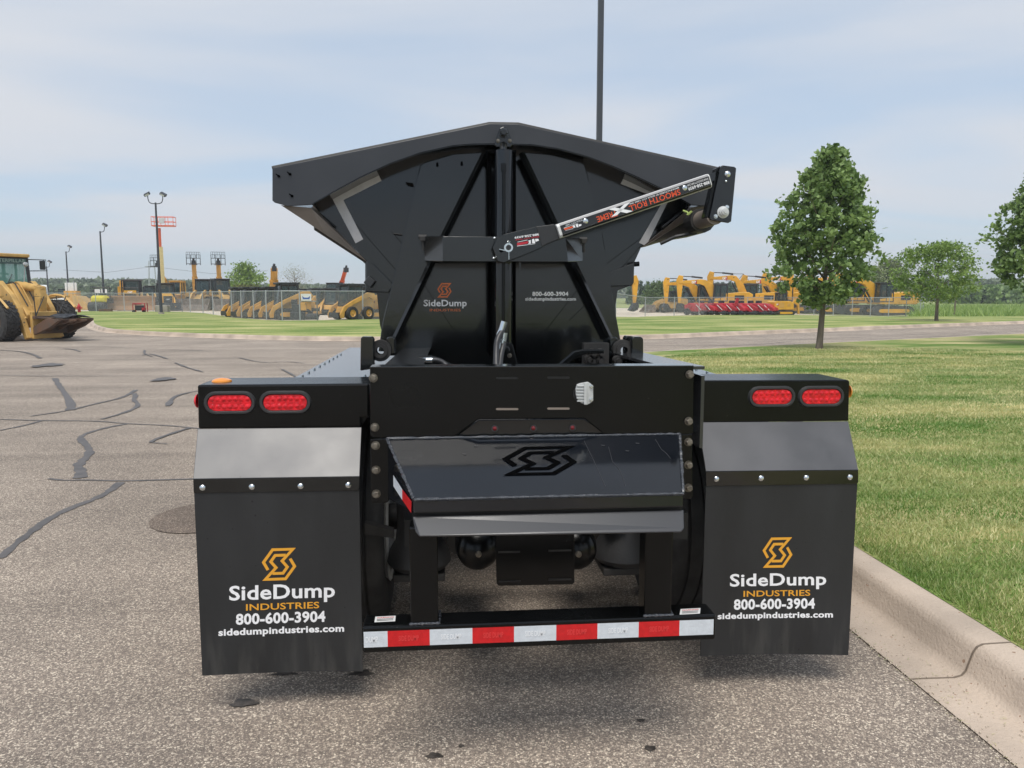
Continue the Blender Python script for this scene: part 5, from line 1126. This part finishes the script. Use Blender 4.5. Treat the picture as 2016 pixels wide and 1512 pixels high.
# wheel loader facing +X, a simple one for the far rows
def make_loader(label, bw=2.7, col='yellow_old'):
    t = thing('wheel_loader', label, 'wheel loader', (0, 0, 0), 'wheel loaders in the yard')
    for s in (-1, 1):
        for x in (0, -2.9): wheel(t, x, s * 1.0, .70, .5, col, 24)
    b = MB(); b.xz([(-4.3, .8), (-4.4, 1.9), (-4.1, 2.1), (-2.6, 2.05), (-1.2, 1.6), (.6, 1.2), (.6, .6), (-3.8, .6)], -.6, .6); b.build('body', col, t, bevel=.05)
    cab(t, -2.6, -1.2, -.7, .7, 1.7, 3.1, roof='mblack')
    for s in (-1, 1): b = MB(); b.xz([(-.9, 1.9), (-.6, 2.1), (.6, 1.7), (1.7, .7), (1.7, .35), (1.4, .4), (.4, 1.3)], s * .5 - .08, s * .5 + .08); b.build('lift_arm', col, t, bevel=.02)
    b = MB(); b.xz([(1.7, .05), (1.55, .5), (1.7, 1.15), (1.85, 1.2), (1.75, .6), (1.9, .18), (2.75, .12), (2.75, .05)], -bw / 2, bw / 2)
    for s in (-1, 1): b.xz([(1.7, .05), (1.6, .5), (1.75, 1.15), (2.75, .15), (2.7, .05)], s * bw / 2 - .03, s * bw / 2 + .03)
    b.build('bucket', 'greysteel', t, bevel=.02)
    for s in (-1, 1): b = MB(); b.box((-.05, s * 1.0, 1.5), (1.3, .5, .05)); b.build('mudguard', col, t)
    return t
ld = make_loader('big loader facing the fence, wide grey bucket below its black cab', 3.4); ld.location = at(392, 80); ld.rotation_euler = (0, 0, R(268))
dup(ld, at(446, 78), R(300), 'loader with its dark cab left of the green tree, bucket turned right', 1.0)
dup(ld, at(1300, 92), R(192), 'left one of two small wheel loaders between the excavators', .78); dup(ld, at(1336, 94), R(192), 'right one of two small wheel loaders between the excavators', .78)
dup(ld, at(700, 72), R(255), 'loader half hidden behind the skid steer next to the tub', .8)
# bulldozer facing the camera
t = thing('bulldozer', 'yellow bulldozer with a wide earth stained blade behind the left fence', 'bulldozer')
for s in (-1, 1): track(t, 0, s * 1.05, 3.6, 1.0, .6, 'yellow')
b = MB(); b.xz([(-1.8, .7), (-1.9, 1.9), (-.6, 1.9), (-.4, 1.75), (1.9, 1.75), (2.0, 1.0), (1.9, .7)], -.62, .62); bd = b.build('body', 'mayellow', t, bevel=.05)
b = MB(); b.box((2.03, 0, 1.30), (.04, 1.05, .75)); b.build('grille', 'mblack', bd); b = MB(); b.box((2.04, 0, 1.86), (.12, 1.1, .36)); b.build('hood_front', 'mayellow', bd); badge(bd, (2.12, -.22, 1.95), (0, .44, 0), (0, 0, -.2), red=False)
cab(t, -1.5, .1, -.75, .75, 1.9, 3.05)
b = MB()
for s in (-1, 1): b.path([(1.4, s * .8, 1.0), (1.5, s * .8, 3.05), (-1.4, s * .85, 3.15)], .07, 4)
b.path([(1.5, -.8, 3.05), (1.5, .8, 3.05)], .07, 4); b.path([(1.45, -.8, 2.3), (1.45, .8, 2.3)], .05, 4); b.build('sweep_guard', 'mblack', t)
b = MB(); b.box((-1.6, -1.1, 2.0), (1.2, .7, .9)); b.box((-2.1, -1.2, 2.6), (.3, .3, 1.0)); b.build('fuel_tank', 'mayellow', t, bevel=.04)
b = MB(); b.add([(x, y, z) for y in (-2.25, 2.25) for x, z in ((2.6, .05), (2.42, .5), (2.42, 1.0), (2.6, 1.45), (2.5, 1.5), (2.28, 1.0), (2.28, .5), (2.45, .05))], [(i, i + 1, i + 9, i + 8) for i in range(7)] + [(7, 0, 8, 15), tuple(range(7, -1, -1)), tuple(range(8, 16))])
b.xz([(2.6, .05), (2.42, .5), (2.42, 1.0), (2.6, 1.45), (2.8, .8)], -2.3, -2.25); b.xz([(2.6, .05), (2.42, .5), (2.42, 1.0), (2.6, 1.45), (2.8, .8)], 2.25, 2.3); b.build('blade', 'bladedirt', t, bevel=.02)
for s in (-1, 1): b = MB(); b.path([(0, s * 1.4, .5), (2.4, s * 1.4, .45)], .12, 4); b.build('push_arm', 'mayellow', t)
t.location = at(262, 80); t.rotation_euler = (0, 0, R(-74))
# backhoe loader facing the camera
t = thing('backhoe_loader', 'yellow backhoe with black grille right of the bulldozer', 'backhoe')
for s in (-1, 1): wheel(t, 0, s * .85, .42, .32, 'mayellow', 20); wheel(t, -2.2, s * .85, .68, .45, 'mayellow', 20)
b = MB(); b.xz([(-2.6, .6), (-2.6, 1.2), (-1.0, 1.3), (-.9, 1.75), (.75, 1.55), (.8, .7)], -.5, .5); bd = b.build('body', 'mayellow', t, bevel=.05)
b = MB(); b.box((.81, 0, 1.12), (.03, .8, .7)); b.build('grille', 'mblack', bd); cab(t, -2.4, -1.0, -.75, .75, 1.25, 2.65); lettering('lettering', 'CAT', [(.83, -.16, 1.2), (.83, .16, 1.2), (.83, .16, 1.08), (.83, -.16, 1.08)], 'white', bd, .04)
for s in (-1, 1): b = MB(); b.xz([(-1.0, 1.45), (.6, 1.3), (1.6, .4), (1.4, .25), (.5, 1.0), (-1.0, 1.2)], s * .6 - .06, s * .6 + .06); b.build('lift_arm', 'mayellow', t)
b = MB(); b.xz([(1.5, .05), (1.4, .75), (1.5, .8), (1.6, .2), (2.2, .1), (2.2, .05)], -1.1, 1.1); b.build('bucket', 'mblack', t)
t.location = at(330, 78); t.rotation_euler = (0, 0, R(-66))
# telehandlers with raised booms
def tele(px, D, ytop, dx, label, basket=True, col='yellow', rz=-75, th=1.0):
    p = at(px, D); t = thing('telehandler', label, 'telehandler', (0, 0, 0), 'telehandlers with booms raised'); h = 1.61 + (580 - ytop) / 1514 * D
    for s in (-1, 1):
        for x in (1.3, -1.3): wheel(t, x, s * .95, .55, .4, col, 20)
    b = MB(); b.xz([(-2.2, .6), (-2.2, 1.5), (-.6, 1.3), (1.9, 1.1), (2.0, .6)], -.75, .1); b.build('chassis', col, t, bevel=.04)
    cab(t, -.5, .8, .15, .9, .9, 2.4)
    s0 = Vector((-1.6, -.35, 1.7)); tip = Vector((.5 + dx, -.35, h - .9)); mid = s0.lerp(tip, .55)
    b = MB(); b.path([s0, mid], .32 * th, 4); bo = b.build('boom', col, t); b = MB(); b.path([mid - (mid - s0) * .1, tip], .25 * th, 4); b.build('boom_extension', col, bo)
    b = MB(); b.path([s0 + Vector((1.0, 0, -.8)), s0.lerp(tip, .35)], .08, 8); b.build('lift_cylinder', 'mblack', t)
    b = MB(); b.box(tip + Vector((.1, 0, -.05)), (.4, .45, .5)); b.path([tip, tip + Vector((.25, 0, .4))], .13, 6); c_ = b.build('boom_head', 'mblack', t)
    if basket:
        b = MB(); q_ = tip + Vector((.45, 0, .1))
        for z in (-.3, .35, .75, 1.05): b.path([q_ + Vector((0, -.75, z)), q_ + Vector((0, .75, z))], .035 if z < .7 else .02, 4)
        for y in np.linspace(-.75, .75, 9): b.path([q_ + Vector((0, y, .35)), q_ + Vector((0, y, 1.05))], .018, 4)
        for y in (-.75, .75, -.3, .3): b.path([q_ + Vector((0, y, -.45)), q_ + Vector((0, y, .75))], .035, 4)
        for y in (-.4, .4): b.path([q_ + Vector((0, y, -.4)), q_ + Vector((1.0, y, -.42))], .04, 4)
        b.build('fork_carriage', 'mblack', t)
    t.location = p; t.rotation_euler = (0, 0, R(rz)); return t
tele(392, 92, 503, .0, 'left one of the two telehandlers with raised fork carriages'); tele(440, 90, 503, .0, 'right one of the two telehandlers with raised fork carriages')
tele(326, 96, 508, .0, 'telehandler with a dark carriage behind the cream boom of the lift', True, 'yellow', -105)
tele(549, 78, 512, .0, 'telehandler with a thick bare boom between the green and the leafless tree', False, th=1.35)
tele(684, 86, 516, .1, 'machine with an upright orange boom above the skid steers', False, 'orange', -60)
# boom lift
p = at(324, 88); t = thing('boom_lift', 'boom lift with an orange basket raised above everything in the yard', 'boom lift', p)
hz = lambda y: 1.61 + (580 - y) / 1514 * 88
b = MB(); b.box(p + Vector((0, 0, .9)), (2.2, 1.6, .7)); b.build('chassis', 'orange', t, bevel=.05)
for s in (-1, 1):
    for x in (-.8, .8): b = MB(); b.lathe(p + Vector((x, s * .9 - .15, .45)), (0, 1, 0), [(0, .0005), (0, .4), (.05, .45), (.25, .45), (.3, .4), (.3, .0005)], 16); b.build('wheel', 'tyre', t)
X = lambda px: at(px, 88).x
b = MB(); b.path([Vector((X(323), p.y, 1.2)), Vector((X(322), p.y, hz(488)))], .26, 4); b.build('lower_boom', 'cream', t)
b = MB(); b.path([Vector((X(321.5), p.y, hz(492))), Vector((X(321.5), p.y, hz(452)))], .17, 4); b.build('upper_boom', 'orange', t)
b = MB(); b.path([Vector((X(318), p.y, hz(520))), Vector((X(314), p.y, hz(560)))], .12, 4); b.build('fly_cylinder', 'mblack', t)
b = MB(); x0, x1 = X(310), X(351); zb_, zm = hz(448), hz(431)
b.box(((x0 + x1) / 2, p.y, zb_), (x1 - x0, .9, .12))
for z in (zb_ + .45, zm):
    b.path([(x0, p.y - .45, z), (x1, p.y - .45, z), (x1, p.y + .45, z), (x0, p.y + .45, z), (x0, p.y - .45, z)], .03, 4)
for f in (0, .3, .64, 1): 
    for s in (-1, 1): b.path([(x0 + (x1 - x0) * f, p.y + s * .45, zb_), (x0 + (x1 - x0) * f, p.y + s * .45, zm)], .03, 4)
bs = b.build('basket', 'orange', t); b = MB(); b.box((X(330), p.y - .5, (zb_ + zm) / 2 + .05), (.55, .15, .6)); b.build('control_box', 'lamp_panel', bs, bevel=.03)
for px, D, a, lb, s_ in ((18, 130, 240, 'far small loader left of the near loader cab', .8), (60, 120, 200, 'far loader behind the near loader mirror', .8), (240, 104, 250, 'loader peeping over the left end of the bulldozer', .9), (300, 98, 300, 'loader with dark cab right behind the bulldozer', .85), (640, 84, 240, 'loader in the back row above the drilling attachment', .9), (735, 88, 280, 'loader in the back row against the tub edge', .9)):
    dup(ld, at(px, D), R(a), lb, s_)
for px, D, a, lb, s_ in ((668, 68, 230, 'tracked skid steer in the second row, left of the wheeled one', 1.0), (725, 66, 225, 'tracked skid steer in the second row, right of the wheeled one', 1.0), (715, 51, 215, 'tracked skid steer tight behind the wheeled one', 1.0)):
    dup(sk, at(px, D), R(a), lb, s_)
# road grader behind
p = at(353, 86); t = thing('motor_grader', 'yellow grader cab peeping out between backhoe and loader', 'grader', (0, 0, 0))
for s in (-1, 1):
    for x in (-1.6, -.2, 3.6): wheel(t, x, s * .95, .6, .4, 'yellow', 18)
b = MB(); b.box((-1.4, 0, 1.4), (2.2, 1.1, .9)); b.path([(.2, 0, 1.6), (3.8, 0, 1.5)], .16, 4); b.build('frame', 'yellow', t); cab(t, -.4, .9, -.6, .6, 1.6, 3.0, 'yellow', 'yellow'); b = MB(); b.box((1.9, 0, .45), (.1, 3.4, .55)); b.build('blade', 'greysteel', t); t.location = p; t.rotation_euler = (0, 0, R(-95))
# red mowers in a row
t = thing('red_mower', 'x', 'mower', (0, 0, 0), 'red mowers parked in a row')
b = MB(); b.xz([(-.9, .3), (-.95, .8), (-.5, 1.0), (.3, .95), (.95, .6), (1.0, .35), (.5, .25)], -.45, .45); b.build('hood', 'red', t, bevel=.06)
b = MB(); b.box((.1, 0, .2), (2.0, 1.3, .16)); b.build('mower_deck', 'mblack', t, bevel=.04)
for s in (-1, 1):
    wheel(t, -.6, s * .6, .28, .2, 'mblack', 16); wheel(t, .75, s * .55, .2, .15, 'mblack', 14)
    b = MB(); b.path([(.15, s * .5, .85), (.6, s * .5, .42)], .028, 6); b.build('side_bar', 'whitepaint', t)
b = MB(); b.box((-.55, 0, 1.05), (.4, .4, .3)); b.build('seat', 'mblack', t, bevel=.05)
rm = t; names = ['first', 'second', 'third', 'fourth', 'fifth', 'sixth', 'seventh', 'eighth']
for i, px in enumerate((1372, 1392, 1412, 1432, 1452, 1472, 1491, 1506)):
    o = rm if i == 0 else dup(rm, (0, 0, 0)); o.location = at(px, 80.5 - i * .15); o.rotation_euler = (0, 0, R((-42, -50, -38, -45, -58, -40, -36, -47)[i])); o['label'] = names[i] + ' red mower from the left in the row behind the right fence'; o.scale = (1.25,) * 3
b = MB(); p = at(1449, 79); b.xz([(-.3, 1.1), (-.22, 1.1), (0, 1.75), (.22, 1.75), (.3, 1.65), (.1, 1.0), (.0, .9)], -.05, .05); o = b.build('folded_wing', 'red'); o.location = p; tag(o, 'upright red mower wing rising above the red row', 'mower part')
# road roller, bucket, panels and small things on the left yard
p = at(197, 76); t = thing('road_roller', 'small bright yellow roller left of the bulldozer', 'roller', p)
b = MB(); b.lathe(p + Vector((-.6, -.9, .45)), (1, 0, 0), [(0, .0005), (0, .45), (1.5, .45), (1.5, .0005)], 24); b.build('drum', 'dirty', t, smooth=True)
b = MB(); b.box(p + Vector((.15, -.2, 1.15)), (1.35, 1.4, .75)); b.build('hood', 'lime', t, bevel=.25); b = MB(); b.box(p + Vector((.15, .5, 1.0)), (1.4, 1.6, .5)); b.build('frame', 'mblack', t)
b = MB(); q_ = p + Vector((.15, .3, 0))
for sx_ in (-.75, .75): b.path([q_ + Vector((sx_, 0, 1)), q_ + Vector((sx_, 0, 2.3))], .05, 5)
b.path([q_ + Vector((-.75, 0, 2.3)), q_ + Vector((.75, 0, 2.3))], .05, 5); b.build('roll_bar', 'mblack', t)
p = at(144, 84); t = thing('yellow_machine_body', 'tall yellow machine body carrying a pale panelled screen on top', 'machine', p)
b = MB(); b.box(p + Vector((0, 0, 1.0)), (1.25, 1.2, 2.0)); b.build('body', 'yellow', t, bevel=.04); b = MB(); b.box(p + Vector((-.3, -.61, 1.1)), (.12, .05, 1.8)); b.box(p + Vector((.35, -.61, 1.1)), (.12, .05, 1.8)); b.build('rib', 'yellow_old', t)
b = MB(); b.box(p + Vector((0, -.2, 2.45)), (1.22, .1, .88)); b.build('screen', 'whitepaint', t, bevel=.02)
for x in (-.35, .35): b = MB(); b.tube(p + Vector((x, -.28, 1.9)), p + Vector((x, -.28, 3.05)), .04, seg=6); b.build('stay', 'galv', t)
p = at(166, 82); b = MB(); b.xz([(-.75, .02), (-.75, 1.5), (-.1, 1.45), (.95, .35), (.95, .02)], -.9, .9); o = b.build('loader_bucket', 'yellow_old', bevel=.03); o.location = p; tag(o, 'detached yellow bucket with a sloped side beyond the hydrant', 'bucket')
for px, D, a, lb, s_ in ((182, 88, 250, 'small loader behind the detached yellow bucket', .62), (112, 130, 250, 'distant yellow loader with a pale cab beyond the near loader', .8), (226, 92, 260, 'loader behind the left end of the blade', .6)):
    dup(ld, at(px, D), R(a), lb, s_)
for px, y0, lb in ((194, 571, 'left white board sign above the roller'), (207.5, 571, 'right white board sign above the roller')):
    p = at(px, 88); z = 1.61 + (580 - 574) / 1514 * 88; t = thing('board_sign', lb, 'sign', p); b = MB(); b.tube(p, p + Vector((0, 0, z)), .04, seg=6); b.build('post', 'galv', t); b = MB(); b.box(p + Vector((0, -.05, z + .05)), (.62, .03, .44)); b.build('board', 'whitepaint', t)
p = at(276, 68); t = thing('generator', 'red framed portable engine standing in front of the blade', 'generator', p)
b = MB(); b.box(p + Vector((0, 0, .45)), (.75, .5, .45)); b.build('engine', 'mblack', t, bevel=.06); b = MB()
for x in (-.5, .5): b.path([p + Vector((x, -.3, .1)), p + Vector((x, -.3, .85)), p + Vector((x, .3, .85)), p + Vector((x, .3, .1))], .04, 6)
b.path([p + Vector((-.5, -.3, .85)), p + Vector((.5, -.3, .85))], .04, 6); b.box(p + Vector((-.2, 0, .8)), (.5, .5, .12)); b.box(p + Vector((.4, -.25, .3)), (.25, .3, .35)); b.build('frame', 'red', t)
for s in (-1, 1): b = MB(); b.lathe(p + Vector((s * .42, -.4, .14)), (0, 1, 0), [(0, .0005), (0, .14), (.1, .14), (.1, .0005)], 14); b.build('wheel', 'tyre', t)
b = MB(); b.box(at(320, 70) + Vector((0, 0, .33)), (1.1, .8, .66)); tag(b.build('concrete_block', 'block', bevel=.03), 'grey concrete block below the backhoe', 'block')
b = MB(); b.box(at(208, 72) + Vector((0, 0, .14)), (1.1, .4, .28)); tag(b.build('steel_base', 'rust', bevel=.02), 'low brown steel base at the foot of the lamp post left of the bulldozer', 'base')
def van(px, D, label, L_=4.5, h=2.4, col='whitepaint', rz=0):
    t = thing('parked_truck', label, 'truck'); b = MB(); b.xz([(-L_ / 2, .5), (-L_ / 2, h), (L_ * .15, h), (L_ * .22, h * .95), (L_ * .34, h * .55), (L_ / 2, h * .5), (L_ / 2, .5)], -.95, .95); b.build('body', col, t, bevel=.06)
    b = MB(); b.add([(L_ * .235, -.85, h * .9), (L_ * .235, .85, h * .9), (L_ * .345, .85, h * .57), (L_ * .345, -.85, h * .57)], [(0, 1, 2, 3)]); o_ = b.build('windscreen', 'glass', t); o_.location.x = .02
    for s in (-1, 1):
        b = MB(); b.box((L_ * .12, s * .955, h * .75), (L_ * .16, .02, h * .25)); b.build('side_window', 'mblack', t)
        for x in (-L_ * .3, L_ * .33): wheel(t, x, s * .85, .42, .25, 'galv', 18)
    t.location = at(px, D); t.rotation_euler = (0, 0, R(rz)); return t
van(80, 120, 'white truck half hidden behind the near wheel loader', 6, 3.1, rz=-60); van(118, 92, 'low white van beyond the near loader wheel', 3.6, 1.5, rz=-85); van(128, 86, 'white utility vehicle just left of the yellow machine body', 2.6, 1.3, rz=-80)
van(612, 92, 'black pickup behind the skid steers, left of the orange boom', 5, 2.3, 'mblack', rz=-150); van(646, 94, 'white pickup behind the skid steers', 5, 2.1, rz=-120)
# tined rake with a red frame
p = at(487, 80); t = thing('tined_rake', 'long brown tined rake above the skid steers, in front of the green tree', 'rake', p); z0_ = 1.61 + (580 - 571) / 1514 * 80
b = MB(); b.path([p + Vector((-1.3, 0, z0_)), p + Vector((1.3, 0, z0_))], .08, 4); b.build('beam', 'red', t); b = MB()
for k in range(13): b.path([p + Vector((-1.25 + k * .2, 0, z0_)), p + Vector((-1.25 + k * .2, 0, z0_ + .55))], .035, 4)
b.build('tines', 'rust', t); b = MB(); b.tube(p + Vector((0, .3, 0)), p + Vector((0, .3, z0_)), .12, seg=6); b.build('stand', 'mblack', t)
b = MB(); p = at(491, 76); b.box(p + Vector((.3, 0, 2.05)), (2.2, .25, .22)); b.tube(p, p + Vector((0, 0, 2)), .1, seg=6); tag(b.build('red_boom_rest', 'orange'), 'pale red horizontal arm just above the skid steer cabs', 'arm')

# ------------------------------------------------------------------ the near wheel loader
t = thing('wheel_loader', 'near yellow wheel loader at the left edge, black sheet on its steel fork platform', 'wheel loader', (0, 0, 0)); Wt = t; YO = 'yellow_old'
for s in (-1, 1): wheel(t, 0, s * 1.05, .70, .52, YO, 40, True); wheel(t, -3.1, s * 1.05, .70, .52, YO, 30, True)
b = MB(); b.tube((0, -1.2, .7), (0, 1.2, .7), .2, seg=12); b.build('axle', 'rust', t)
b = MB(); b.xz([(-1.3, .55), (-1.3, 1.35), (-.9, 1.95), (-.4, 2.0), (.1, 1.3), (.45, .9), (.4, .45)], -.42, .42); b.build('front_frame', YO, t, bevel=.04)
b = MB(); b.xz([(-4.6, .8), (-4.6, 1.9), (-2.9, 1.95), (-2.7, 1.95), (-1.5, 1.95), (-1.3, 1.2), (-1.6, .6)], -.62, .62); b.build('rear_body', YO, t, bevel=.05)
for s in (-1, 1):
    b = MB(); b.xz([(-.95, 1.75), (-.9, 2.05), (-.65, 2.1), (-.02, 1.62), (.35, 1.15), (.6, .55), (.78, .12), (.62, .05), (.40, .42), (.12, .95), (-.3, 1.35), (-.9, 1.65)], s * .58 - .09, s * .58 + .09); la = b.build('lift_arm', YO, t, bevel=.02)
    b = MB(); b.tube((-.9, s * .35, .9), (.1, s * .45, 1.05), .13, seg=14); b.tube((.1, s * .45, 1.05), (.5, s * .5, .75), .06, seg=10); b.build('lift_cylinder', YO, t, smooth=True)
    b = MB(); b.path(chaikin([(-1.0, s * 1.2, 1.45), (-.55, s * 1.2, 1.62), (.2, s * 1.2, 1.55), (.7, s * 1.2, 1.15)], 2), .05, 4); b.prism([(-1.3, s * 1.2 - .3, 1.42), (.0, s * 1.2 - .3, 1.52), (.0, s * 1.2 + .3, 1.52), (-1.3, s * 1.2 + .3, 1.42)], (0, 0, .05)); b.build('mudguard', YO, t)
b = MB(); b.tube((-.6, 0, 1.95), (.55, 0, 1.82), .14, seg=16); b.tube((.55, 0, 1.82), (.75, 0, 1.75), .09, seg=12); b.build('tilt_cylinder', YO, t, smooth=True)
b = MB(); b.xz([(.45, 1.95), (.75, 1.9), (.8, 1.5), (.65, .9), (.5, .45), (.3, .5), (.45, 1.1)], -.13, .13); b.build('bell_crank', YO, t, bevel=.03)
b = MB(); b.tube((.05, -.58, 1.1), (.05, .58, 1.1), .17, seg=14); b.build('cross_tube', YO, t, smooth=True)
for k in range(5): b = MB(); y_ = -.3 + k * .15; b.path(chaikin([(-.9, y_, 1.9), (-.4, y_, 2.12), (.0, y_ * 1.2, 1.75), (.35, y_, 1.2)], 2), .022, 5); b.build('hydraulic_hose', YO if k % 2 else 'mblack', t)
c_ = cab(t, -2.9, -1.35, -.78, .72, 1.95, 2.95, 'mblack', YO, 'greenglass', .1)
b = MB(); b.add([(-1.42, -.72, 2.72), (-1.42, .68, 2.72), (-1.44, .68, 2.92), (-1.44, -.72, 2.92)], [(0, 1, 2, 3)]); vs_ = b.build('visor', mat('dark_green_visor', (.06, .11, .10), .3), c_); vs_.location = (.035, 0, 0)
lettering('lettering', 'CATERPILLAR', [(-1.37, -.60, 2.90), (-1.37, .62, 2.90), (-1.355, .62, 2.78), (-1.355, -.60, 2.78)], mat('pale_green_print', (.30, .40, .34), .5), c_, .01)
b = MB(); b.lathe((-1.75, .05, 2.35), (.2, 0, 1), [(0, .16), (.03, .17), (.03, .14), (0, .13)], 16); b.build('steering_wheel', 'mblack', c_)
b = MB(); b.path([(-1.34, -.1, 1.97), (-1.37, .12, 2.35)], .014, 4); b.build('wiper', 'mblack', c_)
b = MB(); b.lathe((-2.1, -.55, 3.1), (0, 0, 1), [(0, .09), (.16, .08), (.2, .0005)], 12); b.build('beacon', 'orange', c_)
for s, y_ in ((1, .74), (-1, -.80)):
    b = MB(); b.path([(-1.4, y_, 2.9), (-1.2, y_ + s * .55, 2.9), (-1.2, y_ + s * .58, 2.5), (-1.36, y_, 2.48)], .018, 5); mr = b.build('mirror_frame', 'mblack', t); b = MB(); b.box((-1.21, y_ + s * .42, 2.70), (.06, .22, .34)); b.build('mirror', 'mblack', mr, bevel=.03)
b = MB(); b.path([(-1.1, .35, 2.0), (-1.08, .42, 2.65)], .016, 5); b.lathe((-1.05, .42, 2.7), (1, 0, .1), [(0, .0005), (0, .09), (.08, .07), (.1, .0005)], 12); b.build('work_lamp', 'galv', t)
b = MB(); b.box((.78, 0, .55), (.14, 1.0, .95)); b.build('coupler', YO, t, bevel=.03)
# fork platform: steel deck with tapering side beams
b = MB()
for y_ in (-.45, .75): b.xz([(.9, .22), (.9, .50), (1.6, .78), (2.25, .80), (2.25, .72), (1.8, .50)], y_ - .06, y_ + .06)
for y_ in (-.05, .35): b.xz([(.9, .30), (.9, .52), (1.6, .76), (2.45, .76), (2.45, .70), (1.4, .52)], y_ - .08, y_ + .08)
b.box((1.7, .15, .77), (.16, 1.2, .05)); b.box((2.15, .15, .77), (.2, 1.2, .06)); b.box((.92, .15, .82), (.12, 1.3, .10)); b.box((.92, .15, .36), (.12, 1.3, .22)); b.box((1.3, .15, .80), (.8, 1.1, .03))
fk = b.build('fork_platform', 'rust', t, bevel=.01)
for y_ in (-.25, .55): b = MB(); b.path([(.92, y_ - .16, .85), (.92, y_ - .18, 1.55), (.92, y_ + .18, 1.55), (.92, y_ - .16, .87)], .022, 4); b.build('load_guard', 'mblack', fk)
b = MB(); rs = random.Random(5); n_, m2 = 10, 8; vs = []; 
for j in range(m2 + 1):
    for i in range(n_ + 1): x = 1.45 + .85 * i / n_; y_ = -.35 + 1.05 * j / m2; vs.append((x + rs.uniform(-.03, .03), y_ + rs.uniform(-.03, .03), .83 + .09 * abs(math.sin(i * .9 + j * .5)) * (1 - abs(2 * j / m2 - 1) ** 3) + (.03 if i < 5 else 0)))
b.add(vs, [(j * (n_ + 1) + i, j * (n_ + 1) + i + 1, (j + 1) * (n_ + 1) + i + 1, (j + 1) * (n_ + 1) + i) for j in range(m2) for i in range(n_)])
sh = b.build('rubber_sheet', 'hose', smooth=True); sd_ = sh.modifiers.new('s', 'SOLIDIFY'); sd_.thickness = .02; tag(sh, 'crumpled black rubber sheet lying on the fork platform', 'rubber sheet')
c_.location.x += .25
for o_ in Wt.children:
    if o_.name.startswith(('mirror_frame', 'work_lamp')): o_.location.x += .25
lo = at(60, 27.6, 0); Wt.location = lo; Wt.rotation_euler = (0, 0, R(-31)); sh.location = lo; sh.rotation_euler = (0, 0, R(-31))

# ------------------------------------------------------------------ the hazy air
hz_ = MB(); hz_.box((0, 330, 15.5), (1300, 720, 35)); ho = hz_.build('haze', mat('haze_air', (1, 1, 1))); ho['kind'] = 'stuff'; ho['label'] = 'thin pale haze in the air over the yard'; ho['category'] = 'haze'
hm = ho.data.materials[0]; hn = hm.node_tree.nodes; hn.remove(hn['Principled BSDF']); pv = hn.new('ShaderNodeVolumePrincipled'); pv.inputs['Color'].default_value = (.92, .96, 1, 1); pv.inputs['Density'].default_value = .0007; pv.inputs['Anisotropy'].default_value = .2
hm.node_tree.links.new(pv.outputs[0], hn['Material Output'].inputs['Volume'])
